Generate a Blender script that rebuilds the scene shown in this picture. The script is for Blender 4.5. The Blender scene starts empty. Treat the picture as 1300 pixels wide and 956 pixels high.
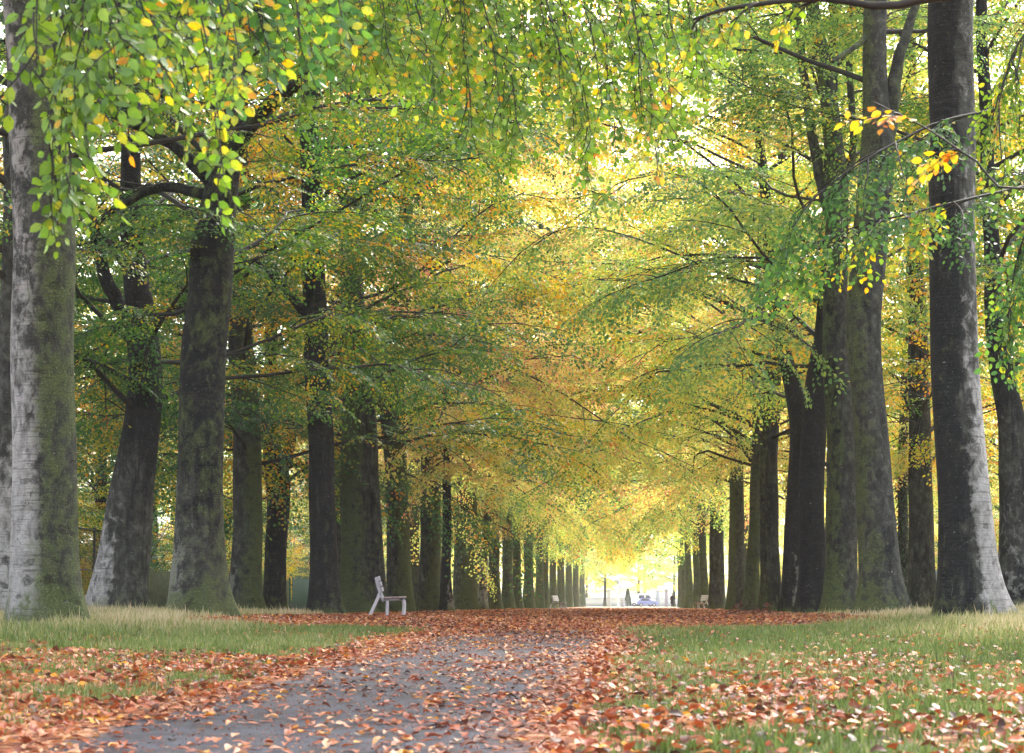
import bpy, math, random
import numpy as np
from mathutils import Vector

SC = bpy.context.scene
COL = SC.collection
RNG = np.random.default_rng(7)
F, VX, HY, CZ = 2600.0, 800.0, 768.0, 0.30      # focal length and vanishing point of the photograph, eye height

# ------------------------------------------------------------------ helpers
def ground_z(x, y):
    x = np.asarray(x, float); y = np.asarray(y, float)
    t = np.clip((42.0 - y) / 30.0, 0, 3)
    z = -0.36 * (t ** 1.05)
    z = z + 0.11 * np.clip((np.abs(x + 1.4) - 3.6) / 2.2, 0, 1) ** 1.5 * np.clip((45 - y) / 10, 0, 1) * np.clip((y - 14) / 8, 0, 1)
    dx = np.maximum(np.maximum(-2.95 - x, x + 0.35), 0)
    z = z + 0.05 * (1 - np.exp(-dx / 1.3)) * np.clip((120 - y) / 60, 0, 1)
    z = z + 0.012 * np.sin(x * 1.3 + y * 0.37) * np.sin(y * 0.53 - x * 0.4) * np.clip(dx, 0, 1) * np.clip((160 - y) / 80, 0, 1)
    return z

def make_mesh(name, verts, faces_list, smooth=True, attrs=None, mat_idx=None):
    """faces_list: list of int arrays (n,k). attrs: {name:(domain, array)}"""
    me = bpy.data.meshes.new(name)
    verts = np.asarray(verts, np.float32)
    me.vertices.add(len(verts))
    me.vertices.foreach_set('co', verts.ravel())
    loops = np.concatenate([np.asarray(f, np.int32).ravel() for f in faces_list if len(f)])
    tot = np.concatenate([np.full(len(f), f.shape[1], np.int32) for f in faces_list if len(f)])
    start = np.concatenate([[0], np.cumsum(tot)[:-1]]).astype(np.int32)
    me.loops.add(len(loops)); me.loops.foreach_set('vertex_index', loops)
    me.polygons.add(len(tot)); me.polygons.foreach_set('loop_start', start); me.polygons.foreach_set('loop_total', tot)
    if smooth: me.polygons.foreach_set('use_smooth', np.ones(len(tot), bool))
    if mat_idx is not None: me.polygons.foreach_set('material_index', np.asarray(mat_idx, np.int32))
    me.update(calc_edges=True)
    for k, (dom, arr) in (attrs or {}).items():
        a = me.attributes.new(k, 'FLOAT', dom)
        a.data.foreach_set('value', np.asarray(arr, np.float32))
    return me

class MB:
    """collects pieces; every piece is verts + faces, with one material index and a tint"""
    def __init__(s): s.v = []; s.f = {}; s.n = 0; s.t = {}; s.m = {}
    def add(s, v, faces, mi=0, tint=None):
        v = np.asarray(v, float).reshape(-1, 3)
        for f in faces:
            f = np.asarray(f, np.int64)
            if not len(f): continue
            k = f.shape[1]
            s.f.setdefault(k, []).append(f + s.n)
            s.m.setdefault(k, []).append(np.full(len(f), mi))
            s.t.setdefault(k, []).append(np.full(len(f), 0.5) if tint is None else np.broadcast_to(tint, (len(f),)))
        s.v.append(v); s.n += len(v)
    def mesh(s, name, smooth=True, with_tint=False):
        ks = sorted(s.f)
        return make_mesh(name, np.concatenate(s.v), [np.concatenate(s.f[k]) for k in ks], smooth,
                         {'tint': ('FACE', np.concatenate([np.concatenate(s.t[k]) for k in ks]))} if with_tint else None,
                         np.concatenate([np.concatenate(s.m[k]) for k in ks]))

def link(name, me, mats, parent=None, loc=None, smooth_angle=None):
    o = bpy.data.objects.new(name, me); COL.objects.link(o)
    if not isinstance(mats, (list, tuple)): mats = [mats]
    for m in mats:
        if len(me.materials) < len(mats): me.materials.append(m)
    for i, m in enumerate(mats):
        if me.materials[i] is not m:
            o.material_slots[i].link = 'OBJECT'; o.material_slots[i].material = m
    if parent is not None: o.parent = parent
    if loc is not None: o.location = loc
    return o

def tag(o, label=None, cat=None, group=None, kind=None):
    if label: o['label'] = label
    if cat: o['category'] = cat
    if group: o['group'] = group
    if kind: o['kind'] = kind
    return o

def thing(name, label, cat, loc, group=None, rz=0.0):
    o = bpy.data.objects.new(name, None); COL.objects.link(o)
    o.location = loc; o.rotation_euler = (0, 0, rz); o.empty_display_size = 0.2
    return tag(o, label, cat, group)

def copy_tree(src, loc, rz, label=None, group=None):
    def rec(o, parent):
        c = o.copy(); COL.objects.link(c); c.parent = parent
        for ch in o.children: rec(ch, c)
        return c
    kids = list(src.children)
    r = src.copy(); COL.objects.link(r); r.location = loc; r.rotation_euler = (0, 0, rz)
    for ch in kids: rec(ch, r)
    if label: r['label'] = label
    if group: r['group'] = group
    return r

def box(mb, c, size, rot=None, mi=0, bev=0.0):
    sx, sy, sz = [a / 2 for a in size]
    if bev <= 0:
        v = np.array([(x, y, z) for x in (-sx, sx) for y in (-sy, sy) for z in (-sz, sz)])
        f = [np.array([[0, 1, 3, 2], [4, 6, 7, 5], [0, 4, 5, 1], [2, 3, 7, 6], [0, 2, 6, 4], [1, 5, 7, 3]])]
    else:
        import bmesh
        bm = bmesh.new(); bmesh.ops.create_cube(bm, size=1)
        for q in bm.verts: q.co = Vector((q.co.x * size[0], q.co.y * size[1], q.co.z * size[2]))
        bmesh.ops.bevel(bm, geom=list(bm.edges), offset=bev, segments=2, affect='EDGES', profile=0.6)
        bm.verts.index_update()
        v = np.array([q.co[:] for q in bm.verts])
        by = {}
        for fc in bm.faces: by.setdefault(len(fc.verts), []).append([q.index for q in fc.verts])
        f = [np.array(a) for a in by.values()]; bm.free()
    if rot is not None: v = v @ np.asarray(rot).T
    mb.add(v + np.asarray(c), f, mi)

def rotx(a): c, s = math.cos(a), math.sin(a); return np.array([[1, 0, 0], [0, c, -s], [0, s, c]])
def roty(a): c, s = math.cos(a), math.sin(a); return np.array([[c, 0, s], [0, 1, 0], [-s, 0, c]])
def rotz(a): c, s = math.cos(a), math.sin(a); return np.array([[c, -s, 0], [s, c, 0], [0, 0, 1]])

def frames(P):
    P = np.asarray(P, float)
    T = np.gradient(P, axis=0); T /= np.linalg.norm(T, axis=1)[:, None] + 1e-9
    up = np.array([0, 0, 1.0]) if abs(T[:, 2]).mean() < 0.8 else np.array([0, 1.0, 0])
    N = np.cross(T, up); N /= np.linalg.norm(N, axis=1)[:, None] + 1e-9
    B = np.cross(N, T)
    return T, N, B

def tube(mb, P, R, seg=6, mi=0, cap=False, tint=None):
    P = np.asarray(P, float); R = np.broadcast_to(np.asarray(R, float), (len(P),))
    T, N, B = frames(P)
    a = np.linspace(0, 2 * math.pi, seg, endpoint=False)
    ring = P[:, None, :] + R[:, None, None] * (np.cos(a)[None, :, None] * N[:, None, :] + np.sin(a)[None, :, None] * B[:, None, :])
    n = len(P)
    i = np.arange(n - 1)[:, None] * seg; j = np.arange(seg)[None, :]; j2 = (j + 1) % seg
    q = np.stack([i + j, i + j2, i + seg + j2, i + seg + j], -1).reshape(-1, 4)
    fs = [q]
    v = ring.reshape(-1, 3)
    if cap:
        fs += [np.array([list(range(seg))]), np.array([[(n - 1) * seg + k for k in range(seg)][::-1]])]
    mb.add(v, fs, mi, tint)

def lathe(mb, prof, seg=12, c=(0, 0, 0), mi=0):
    prof = np.asarray(prof, float); a = np.linspace(0, 2 * math.pi, seg, endpoint=False)
    v = np.stack([prof[:, 0, None] * np.cos(a), prof[:, 0, None] * np.sin(a), np.broadcast_to(prof[:, 1, None], (len(prof), seg))], -1).reshape(-1, 3)
    n = len(prof); i = np.arange(n - 1)[:, None] * seg; j = np.arange(seg)[None, :]; j2 = (j + 1) % seg
    q = np.stack([i + j, i + j2, i + seg + j2, i + seg + j], -1).reshape(-1, 4)
    mb.add(v + np.asarray(c), [q], mi)

# ------------------------------------------------------------------ materials
def new_mat(name):
    m = bpy.data.materials.new(name); m.use_nodes = True
    nt = m.node_tree; nt.nodes.clear()
    out = nt.nodes.new('ShaderNodeOutputMaterial')
    return m, nt, out

def N(nt, typ, **kw):
    n = nt.nodes.new(typ)
    for k, v in kw.items():
        if k.startswith('i_'): n.inputs[k[2:].replace('_', ' ')].default_value = v
        else: setattr(n, k, v)
    return n

def ramp(nt, stops, fac=None, interp='LINEAR'):
    r = nt.nodes.new('ShaderNodeValToRGB'); e = r.color_ramp; e.interpolation = interp
    while len(e.elements) < len(stops): e.elements.new(0.5)
    for i, (p, c) in enumerate(stops):
        e.elements[i].position = p
        e.elements[i].color = (c, c, c, 1) if isinstance(c, (int, float)) else (*c, 1)
    if fac is not None: nt.links.new(fac, r.inputs[0])
    return r

def mix(nt, fac, a, b, blend='MIX'):
    m = nt.nodes.new('ShaderNodeMix'); m.data_type = 'RGBA'; m.blend_type = blend
    for k, v in ((0, fac), (6, a), (7, b)):
        sock = m.inputs[k]
        if hasattr(v, 'is_linked'): nt.links.new(v, sock)
        elif isinstance(v, (int, float)): sock.default_value = v if k == 0 else (v, v, v, 1)
        else: sock.default_value = (*v, 1)
    return m.outputs[2]

def math_(nt, op, a, b=None, c=None, clamp=False):
    m = nt.nodes.new('ShaderNodeMath'); m.operation = op; m.use_clamp = clamp
    for i, v in enumerate((a, b, c)):
        if v is None: continue
        if isinstance(v, (int, float)): m.inputs[i].default_value = v
        else: nt.links.new(v, m.inputs[i])
    return m.outputs[0]

def noise(nt, vec, scale, detail=4, rough=0.55, dist=0.0):
    n = N(nt, 'ShaderNodeTexNoise'); n.inputs['Scale'].default_value = scale
    n.inputs['Detail'].default_value = detail; n.inputs['Roughness'].default_value = rough; n.inputs['Distortion'].default_value = dist
    if vec is not None: nt.links.new(vec, n.inputs['Vector'])
    return n.outputs['Fac']

def mapping(nt, vec, scale):
    m = N(nt, 'ShaderNodeMapping'); m.inputs['Scale'].default_value = scale
    nt.links.new(vec, m.inputs['Vector']); return m.outputs[0]

def bsdf(nt, out, color, rough=0.8, spec=0.3, bump=None, bstr=0.3, bdist=0.02, metal=0.0):
    p = N(nt, 'ShaderNodeBsdfPrincipled')
    for key, v in (('Base Color', color), ('Roughness', rough)):
        if isinstance(v, (int, float)): p.inputs[key].default_value = v
        elif isinstance(v, tuple): p.inputs[key].default_value = (*v, 1)
        else: nt.links.new(v, p.inputs[key])
    p.inputs['Specular IOR Level'].default_value = spec; p.inputs['Metallic'].default_value = metal
    if bump is not None:
        b = N(nt, 'ShaderNodeBump'); b.inputs['Strength'].default_value = bstr; b.inputs['Distance'].default_value = bdist
        nt.links.new(bump, b.inputs['Height']); nt.links.new(b.outputs[0], p.inputs['Normal'])
    nt.links.new(p.outputs[0], out.inputs['Surface'])
    return p

def simple(name, col, rough=0.6, spec=0.3, var=0.25, scale=6.0, metal=0.0):
    m, nt, out = new_mat(name)
    tc = N(nt, 'ShaderNodeTexCoord')
    n = noise(nt, tc.outputs['Object'], scale, 5)
    r = ramp(nt, [(0.25, tuple(c * (1 - var) for c in col)), (0.75, tuple(min(1, c * (1 + var)) for c in col))], n)
    bsdf(nt, out, r.outputs[0], rough, spec, n, 0.15, 0.01, metal)
    return m

def leaf_mat(name, stops, transl=0.5, rough=0.42, spec=0.5):
    m, nt, out = new_mat(name)
    at = N(nt, 'ShaderNodeAttribute', attribute_name='tint')
    if name in ('leaf_lime', 'leaf_litter', 'leaf_green'):
        tcl = N(nt, 'ShaderNodeTexCoord')
        sp = noise(nt, tcl.outputs['Object'], 55, 3, .7)
        r = ramp(nt, stops, math_(nt, 'ADD', at.outputs['Fac'], math_(nt, 'MULTIPLY_ADD', sp, .5, -.25), clamp=True))
    else:
        r = ramp(nt, stops, at.outputs['Fac'])
    geo = N(nt, 'ShaderNodeNewGeometry')
    p = N(nt, 'ShaderNodeBsdfPrincipled'); p.inputs['Roughness'].default_value = rough; p.inputs['Specular IOR Level'].default_value = spec
    under = mix(nt, 0.10, r.outputs[0], (0.30, 0.34, 0.22))
    col = mix(nt, geo.outputs['Backfacing'], r.outputs[0], under)
    nt.links.new(col, p.inputs['Base Color'])
    tr = N(nt, 'ShaderNodeBsdfTranslucent')
    hs = N(nt, 'ShaderNodeHueSaturation'); hs.inputs['Saturation'].default_value = 1.06; hs.inputs['Value'].default_value = 1.65
    nt.links.new(r.outputs[0], hs.inputs['Color']); nt.links.new(hs.outputs[0], tr.inputs['Color'])
    ms = N(nt, 'ShaderNodeMixShader'); ms.inputs[0].default_value = transl
    nt.links.new(p.outputs[0], ms.inputs[1]); nt.links.new(tr.outputs[0], ms.inputs[2]); nt.links.new(ms.outputs[0], out.inputs['Surface'])
    return m

G0, G1, G2 = (.030, .075, .022), (.060, .130, .030), (.13, .21, .035)
M = {}
M['leaf_green'] = leaf_mat('leaf_green', [(0, (.028, .085, .022)), (.4, (.060, .145, .028)), (.66, (.15, .25, .03)), (.84, (.42, .38, .03)), (1, (.55, .26, .03))])
M['leaf_deep'] = leaf_mat('leaf_deep', [(0, (.022, .065, .026)), (.45, (.045, .12, .038)), (.72, (.10, .19, .035)), (.88, (.40, .34, .03)), (1, (.5, .2, .03))])
M['leaf_lime'] = leaf_mat('leaf_lime', [(0, (.060, .135, .018)), (.4, (.12, .22, .022)), (.68, (.22, .31, .03)), (.86, (.55, .42, .035)), (1, (.55, .24, .03))], .45)
M['leaf_mixed'] = leaf_mat('leaf_mixed', [(0, (.07, .15, .03)), (.3, (.18, .26, .03)), (.52, (.46, .40, .04)), (.78, (.64, .38, .04)), (1, (.52, .17, .04))], .5)
M['leaf_yellow_green'] = leaf_mat('leaf_yellow_green', [(0, (.075, .17, .055)), (.3, (.17, .29, .065)), (.55, (.36, .43, .09)), (.8, (.62, .50, .10)), (1, (.60, .28, .08))], .5)
M['leaf_gold'] = leaf_mat('leaf_gold', [(0, (.18, .30, .10)), (.30, (.40, .48, .13)), (.58, (.64, .58, .16)), (.8, (.64, .40, .13)), (1, (.52, .22, .11))], .52)
M['leaf_copper'] = leaf_mat('leaf_copper', [(0, (.20, .30, .08)), (.26, (.48, .50, .13)), (.54, (.66, .53, .16)), (.76, (.60, .31, .15)), (1, (.42, .17, .11))], .52)
M['leaf_dark_shrub'] = leaf_mat('leaf_dark_shrub', [(0, (.012, .03, .02)), (.6, (.025, .06, .035)), (1, (.06, .11, .05))], 0.25)
M['leaf_litter'] = leaf_mat('leaf_litter', [(0, (.030, .012, .009)), (.25, (.10, .028, .016)), (.45, (.22, .045, .020)), (.62, (.33, .085, .030)), (.78, (.38, .15, .075)), (.92, (.46, .26, .17)), (1, (.60, .26, .02))], 0.18, 0.5, 0.25)
M['grass'] = leaf_mat('grass', [(0, (.040, .060, .014)), (.3, (.085, .125, .028)), (.52, (.14, .165, .05)), (.7, (.27, .235, .12)), (1, (.42, .34, .24))], 0.35, 0.5, 0.3)

def bark_mat():
    m, nt, out = new_mat('beech_bark')
    tc = N(nt, 'ShaderNodeTexCoord'); oi = N(nt, 'ShaderNodeObjectInfo')
    va = N(nt, 'ShaderNodeVectorMath', operation='MULTIPLY_ADD')
    nt.links.new(tc.outputs['Object'], va.inputs[0]); va.inputs[1].default_value = (1, 1, 1)
    sc = N(nt, 'ShaderNodeVectorMath', operation='SCALE'); sc.inputs[0].default_value = (37, 53, 71); nt.links.new(oi.outputs['Random'], sc.inputs['Scale'])
    nt.links.new(sc.outputs[0], va.inputs[2])
    co = va.outputs[0]
    A = lambda n: N(nt, 'ShaderNodeAttribute', attribute_name=n).outputs['Fac']
    pale, moss, wet = A('pale'), A('moss'), A('wet')
    big = noise(nt, mapping(nt, co, (1, 1, .45)), 2.2, 6, .62, .6)
    med = noise(nt, mapping(nt, co, (1, 1, .7)), 7, 6, .65, .3)
    fine = noise(nt, co, 45, 4, .7)
    rings = noise(nt, mapping(nt, co, (1.3, 1.3, 26)), 1.6, 4, .6, .5)
    streak = noise(nt, mapping(nt, co, (9, 9, .6)), 1.4, 4, .6)
    mid = ramp(nt, [(.28, (.015, .015, .014)), (.5, (.043, .043, .038)), (.72, (.115, .110, .098))], med)
    # darker bark tone, weighted per trunk by side and height
    wf = math_(nt, 'ADD', wet, math_(nt, 'MULTIPLY_ADD', big, 1.3, -.65))
    wf = math_(nt, 'ADD', wf, math_(nt, 'MULTIPLY_ADD', streak, .7, -.35))
    wm = ramp(nt, [(.42, 0.0), (.62, 1.0)], wf)
    darkc = ramp(nt, [(.3, (.005, .005, .007)), (.7, (.019, .018, .020))], med)
    c = mix(nt, wm.outputs[0], mid.outputs[0], darkc.outputs[0])
    # pale bark tone, set per trunk by side and height
    pf = math_(nt, 'ADD', pale, math_(nt, 'MULTIPLY_ADD', big, 1.1, -.55))
    pf = math_(nt, 'ADD', pf, math_(nt, 'MULTIPLY_ADD', med, .9, -.45))
    pm = ramp(nt, [(.38, 0.0), (.52, .55), (.72, 1.0)], pf)
    palec = ramp(nt, [(.25, (.13, .122, .118)), (.45, (.27, .255, .25)), (.75, (.42, .40, .405))], med)
    c = mix(nt, pm.outputs[0], c, palec.outputs[0])
    rag = noise(nt, mapping(nt, co, (1, 1, .5)), 5.5, 7, .72, 1.2)
    rg_ = ramp(nt, [(.56, 0.0), (.60, 1.0)], math_(nt, 'ADD', rag, math_(nt, 'MULTIPLY_ADD', pale, .16, -.08)))
    c = mix(nt, math_(nt, 'MULTIPLY', rg_.outputs[0], .55), c, mix(nt, .5, palec.outputs[0], mid.outputs[0]))
    rd_ = ramp(nt, [(.36, 1.0), (.42, 0.0)], rag)
    c = mix(nt, math_(nt, 'MULTIPLY', rd_.outputs[0], .7), c, darkc.outputs[0])
    # moss and green algae
    mf = math_(nt, 'ADD', moss, math_(nt, 'MULTIPLY_ADD', med, 1.2, -.6))
    mf = math_(nt, 'ADD', mf, math_(nt, 'MULTIPLY_ADD', big, .9, -.45))
    mm = ramp(nt, [(.34, 0.0), (.62, .9)], mf)
    mossc = ramp(nt, [(.3, (.026, .036, .012)), (.55, (.075, .094, .032)), (.75, (.145, .165, .065))], fine)
    c = mix(nt, mm.outputs[0], c, mossc.outputs[0])
    # rough old scars on the lower trunk, horizontal wrinkles, lichen dots
    sv = N(nt, 'ShaderNodeTexVoronoi', feature='F1'); sv.inputs['Scale'].default_value = 2.4; sv.inputs['Randomness'].default_value = 1
    wob = N(nt, 'ShaderNodeVectorMath', operation='ADD'); nt.links.new(mapping(nt, co, (1, 1, 1.5)), wob.inputs[0])
    nz = N(nt, 'ShaderNodeTexNoise'); nz.inputs['Scale'].default_value = 6; nt.links.new(co, nz.inputs['Vector'])
    nsc = N(nt, 'ShaderNodeVectorMath', operation='SCALE'); nsc.inputs['Scale'].default_value = .35; nt.links.new(nz.outputs['Color'], nsc.inputs[0])
    nt.links.new(nsc.outputs[0], wob.inputs[1]); nt.links.new(wob.outputs[0], sv.inputs['Vector'])
    sd = ramp(nt, [(.06, .55), (.10, 1.0), (.14, .35), (.19, .8), (.24, 0.0)], sv.outputs['Distance'])
    c = mix(nt, math_(nt, 'MULTIPLY', sd.outputs[0], .75), c, (.022, .019, .018))
    rl = ramp(nt, [(.56, 0.0), (.66, 1.0)], rings)
    c = mix(nt, math_(nt, 'MULTIPLY', rl.outputs[0], .62), c, (.035, .032, .028))
    lv = N(nt, 'ShaderNodeTexVoronoi', feature='F1'); lv.inputs['Scale'].default_value = 11; nt.links.new(wob.outputs[0], lv.inputs['Vector'])
    sep = N(nt, 'ShaderNodeSeparateColor'); nt.links.new(lv.outputs['Color'], sep.inputs[0])
    ld = math_(nt, 'MULTIPLY', ramp(nt, [(.07, 1.0), (.16, 0.0)], lv.outputs['Distance']).outputs[0], ramp(nt, [(.88, 0.0), (.91, 1.0)], sep.outputs[0]).outputs[0])
    c = mix(nt, math_(nt, 'MULTIPLY', ld, .5), c, (.42, .43, .41))
    fd = ramp(nt, [(.60, 0.0), (.70, .45)], fine)
    c = mix(nt, fd.outputs[0], c, (.28, .28, .25))
    h = math_(nt, 'ADD', math_(nt, 'MULTIPLY', rings, .5), math_(nt, 'ADD', math_(nt, 'MULTIPLY', med, .8), math_(nt, 'MULTIPLY', fine, .25)))
    h = math_(nt, 'SUBTRACT', h, math_(nt, 'MULTIPLY', sd.outputs[0], .5))
    bsdf(nt, out, c, .8, .15, h, .9, .04)
    return m
M['bark'] = bark_mat()

def twig_mat():
    m, nt, out = new_mat('twig_bark')
    tc = N(nt, 'ShaderNodeTexCoord')
    r = ramp(nt, [(.3, (.010, .009, .008)), (.7, (.034, .028, .024))], noise(nt, tc.outputs['Object'], 4, 5))
    bsdf(nt, out, r.outputs[0], .7, .3)
    return m
M['twig'] = twig_mat()

def ground_mat():
    m, nt, out = new_mat('woodland_ground')
    tc = N(nt, 'ShaderNodeTexCoord'); co = tc.outputs['Object']
    big = noise(nt, co, .35, 5, .6); med = noise(nt, co, 2.5, 6, .65); fine = noise(nt, co, 24, 5, .7)
    soil = ramp(nt, [(.3, (.030, .024, .014)), (.7, (.085, .065, .035))], fine)
    turf = ramp(nt, [(.3, (.035, .060, .014)), (.7, (.095, .125, .035))], fine)
    c = mix(nt, ramp(nt, [(.42, 0.0), (.58, 1.0)], med).outputs[0], soil.outputs[0], turf.outputs[0])
    v = N(nt, 'ShaderNodeTexVoronoi', feature='F1'); v.inputs['Scale'].default_value = 9; nt.links.new(co, v.inputs['Vector'])
    sep = N(nt, 'ShaderNodeSeparateColor'); nt.links.new(v.outputs['Color'], sep.inputs[0])
    lit = ramp(nt, [(0, (.06, .025, .014)), (.35, (.17, .06, .03)), (.65, (.30, .11, .05)), (.9, (.42, .22, .12))], sep.outputs[0])
    lf = A = N(nt, 'ShaderNodeAttribute', attribute_name='litter').outputs['Fac']
    lm = ramp(nt, [(.45, 0.0), (.6, 1.0)], math_(nt, 'ADD', lf, math_(nt, 'MULTIPLY_ADD', med, .8, -.4)))
    c = mix(nt, lm.outputs[0], c, lit.outputs[0])
    bsdf(nt, out, c, .9, .15, fine, .6, .04)
    return m
M['ground'] = ground_mat()

def path_mat():
    m, nt, out = new_mat('asphalt_path')
    tc = N(nt, 'ShaderNodeTexCoord'); co = tc.outputs['Object']
    fine = noise(nt, co, 90, 4, .7); med = noise(nt, co, 3, 6, .65); big = noise(nt, co, .6, 4)
    a = ramp(nt, [(.3, (.030, .031, .041)), (.7, (.088, .088, .112))], fine)
    d = mix(nt, ramp(nt, [(.42, 0.0), (.62, .75)], med).outputs[0], a.outputs[0], (.030, .026, .027))
    d = mix(nt, ramp(nt, [(.5, 0.0), (.7, .5)], big).outputs[0], d, (.11, .105, .12))
    v = N(nt, 'ShaderNodeTexVoronoi', feature='F1'); v.inputs['Scale'].default_value = 9; nt.links.new(co, v.inputs['Vector'])
    sep = N(nt, 'ShaderNodeSeparateColor'); nt.links.new(v.outputs['Color'], sep.inputs[0])
    lit = ramp(nt, [(0, (.06, .025, .014)), (.35, (.17, .06, .03)), (.65, (.30, .11, .05)), (.9, (.42, .22, .12))], sep.outputs[0])
    lf = N(nt, 'ShaderNodeAttribute', attribute_name='litter').outputs['Fac']
    lm = ramp(nt, [(.48, 0.0), (.6, 1.0)], math_(nt, 'ADD', lf, math_(nt, 'MULTIPLY_ADD', med, .6, -.3)))
    c = mix(nt, lm.outputs[0], d, lit.outputs[0])
    bsdf(nt, out, c, .8, .12, fine, .8, .012)
    return m
M['path'] = path_mat()
M['plaza'] = simple('pale_paving', (.36, .355, .36), .8, .2, .08, .8)
M['bench_paint'] = simple('weathered_lilac_grey_paint', (.46, .44, .50), .55, .4, .18, 14)
M['bench_seat'] = simple('weathered_seat_wood', (.30, .24, .24), .6, .35, .3, 12)
M['black_metal'] = simple('black_painted_steel', (.018, .018, .03), .45, .5, .2, 10)
M['fence_wood'] = simple('greened_fence_wood', (.10, .125, .085), .85, .2, .4, 5)
M['teal_wood'] = simple('teal_painted_wood', (.020, .085, .10), .6, .3, .25, 5)
M['blue_boards'] = simple('blue_grey_boards', (.22, .28, .40), .7, .3, .2, 4)
M['stone'] = simple('pale_stone', (.42, .40, .35), .85, .2, .2, 3)
M['lilac_stone'] = simple('lilac_grey_render', (.40, .38, .50), .8, .2, .15, 3)
M['white_paint'] = simple('white_vehicle_paint', (.80, .80, .82), .3, .5, .03, 2)
M['blue_paint'] = simple('blue_vehicle_paint', (.22, .24, .46), .3, .5, .08, 2)
M['rubber'] = simple('tyre_rubber', (.025, .025, .025), .8, .2, .2, 9)
M['vehicle_glass'] = simple('dark_window_glass', (.05, .06, .08), .08, .6, .05, 2)
M['grey_metal'] = simple('grey_galvanised_metal', (.34, .35, .37), .45, .5, .1, 6, .4)
M['dark_coat'] = simple('dark_coat_cloth', (.025, .02, .035), .9, .1, .2, 20)
M['skin'] = simple('skin', (.45, .28, .20), .6, .3, .08, 20)
M['hair'] = simple('dark_hair', (.02, .015, .012), .6, .3, .2, 30)
M['white_wall'] = simple('white_render', (.50, .50, .52), .85, .2, .05, 2)

# ------------------------------------------------------------------ leaves, sprays
LEAF = np.array([(0, 0, 0), (-.22, .30, .05), (-.20, .68, .05), (0, 1.0, -.04), (.20, .68, .05), (.22, .30, .05)])
LEAF[:, 0] *= 1.35
LQ = np.array([[0, 3, 2, 1], [0, 5, 4, 3]])

def rot_frames(fwd, up):
    """columns: side, forward, normal"""
    f = fwd / (np.linalg.norm(fwd, axis=-1, keepdims=True) + 1e-9)
    s = np.cross(f, up); s /= np.linalg.norm(s, axis=-1, keepdims=True) + 1e-9
    n = np.cross(s, f)
    return np.stack([s, f, n], -1)

def leaves_from(pos, fwd, up, size, tint):
    """-> verts (n*6,3), quads (n*2,4), tints"""
    R = rot_frames(fwd, up)
    v = np.einsum('nij,kj->nki', R, LEAF) * size[:, None, None] + pos[:, None, :]
    n = len(pos)
    q = (np.arange(n)[:, None, None] * 6 + LQ[None]).reshape(-1, 4)
    return v.reshape(-1, 3), q, np.repeat(tint, 2)

def spray_template(rng, leaf, length, nside, step, twigs=True, droop=.15, jit=.35):
    """a flat fan of leaves: axis along +Y, plane XY, normal +Z"""
    pos, fwd, up, sz = [], [], [], []
    mb = MB()
    lines = []
    ts = np.linspace(0, 1, 7)
    ax = np.stack([.06 * length * np.sin(ts * 3 + rng.uniform(0, 6)), ts * length, -droop * length * ts ** 2], -1)
    lines.append((ax, .0055))
    for k in range(nside):
        t = .12 + .8 * k / nside + rng.uniform(-.03, .03)
        p0 = np.array([np.interp(t, ts, ax[:, i]) for i in range(3)])
        sgn = 1 if k % 2 else -1
        a = sgn * math.radians(rng.uniform(38, 58))
        L = length * rng.uniform(.30, .48) * (1.15 - .6 * t)
        d = np.array([math.sin(a), math.cos(a), -droop * .5])
        s = np.linspace(0, 1, 4)[:, None]
        lines.append((p0 + d * L * s + np.array([0, 0, -droop * .35 * L]) * s ** 2, .003))
    for ln, r in lines:
        if twigs: tube(mb, ln, np.linspace(r, r * .4, len(ln)), 3, 1)
        L = np.linalg.norm(np.diff(ln, axis=0), axis=1).sum()
        n = max(2, int(L / step))
        for i in range(n):
            t = (i + .6) / n
            if ln is lines[0][0] and t < .15: continue
            p = np.array([np.interp(t, np.linspace(0, 1, len(ln)), ln[:, j]) for j in range(3)])
            d = ln[-1] - ln[0]; d = d / np.linalg.norm(d)
            a = (1 if i % 2 else -1) * math.radians(rng.uniform(35, 70))
            if i == n - 1: a *= .15
            c, s_ = math.cos(a), math.sin(a)
            f = np.array([c * d[0] + s_ * d[1], -s_ * d[0] + c * d[1], d[2] - rng.uniform(0, .35)])
            f += rng.normal(0, .10, 3)
            pos.append(p); fwd.append(f); up.append(np.array([0, 0, 1]) + rng.normal(0, jit, 3)); sz.append(leaf * rng.uniform(.65, 1.15))
    v, q, t = leaves_from(np.array(pos), np.array(fwd), np.array(up), np.array(sz), np.zeros(len(pos)))
    tw_v = np.concatenate(mb.v) if mb.v else np.zeros((0, 3)); tw_q = np.concatenate(mb.f[4]) if mb.v else np.zeros((0, 4), int)
    return dict(v=v, q=q, n=len(pos), tv=tw_v, tq=tw_q)

rng0 = np.random.default_rng(11)
SPR = {
    'droop': [spray_template(rng0, .074, .34, 3, .044, True, .25, .45) for _ in range(6)],
    'hero': [spray_template(rng0, .078, .75, 7, .050, True, .22, .35) for _ in range(5)],
    'near': [spray_template(rng0, .092, 1.05, 9, .072, True, .16, .4) for _ in range(6)],
    'mid': [spray_template(rng0, .122, 1.30, 8, .105, False, .16, .45) for _ in range(5)],
    'far': [spray_template(rng0, .19, 1.8, 7, .17, False, .16, .5) for _ in range(4)],
}

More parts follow.
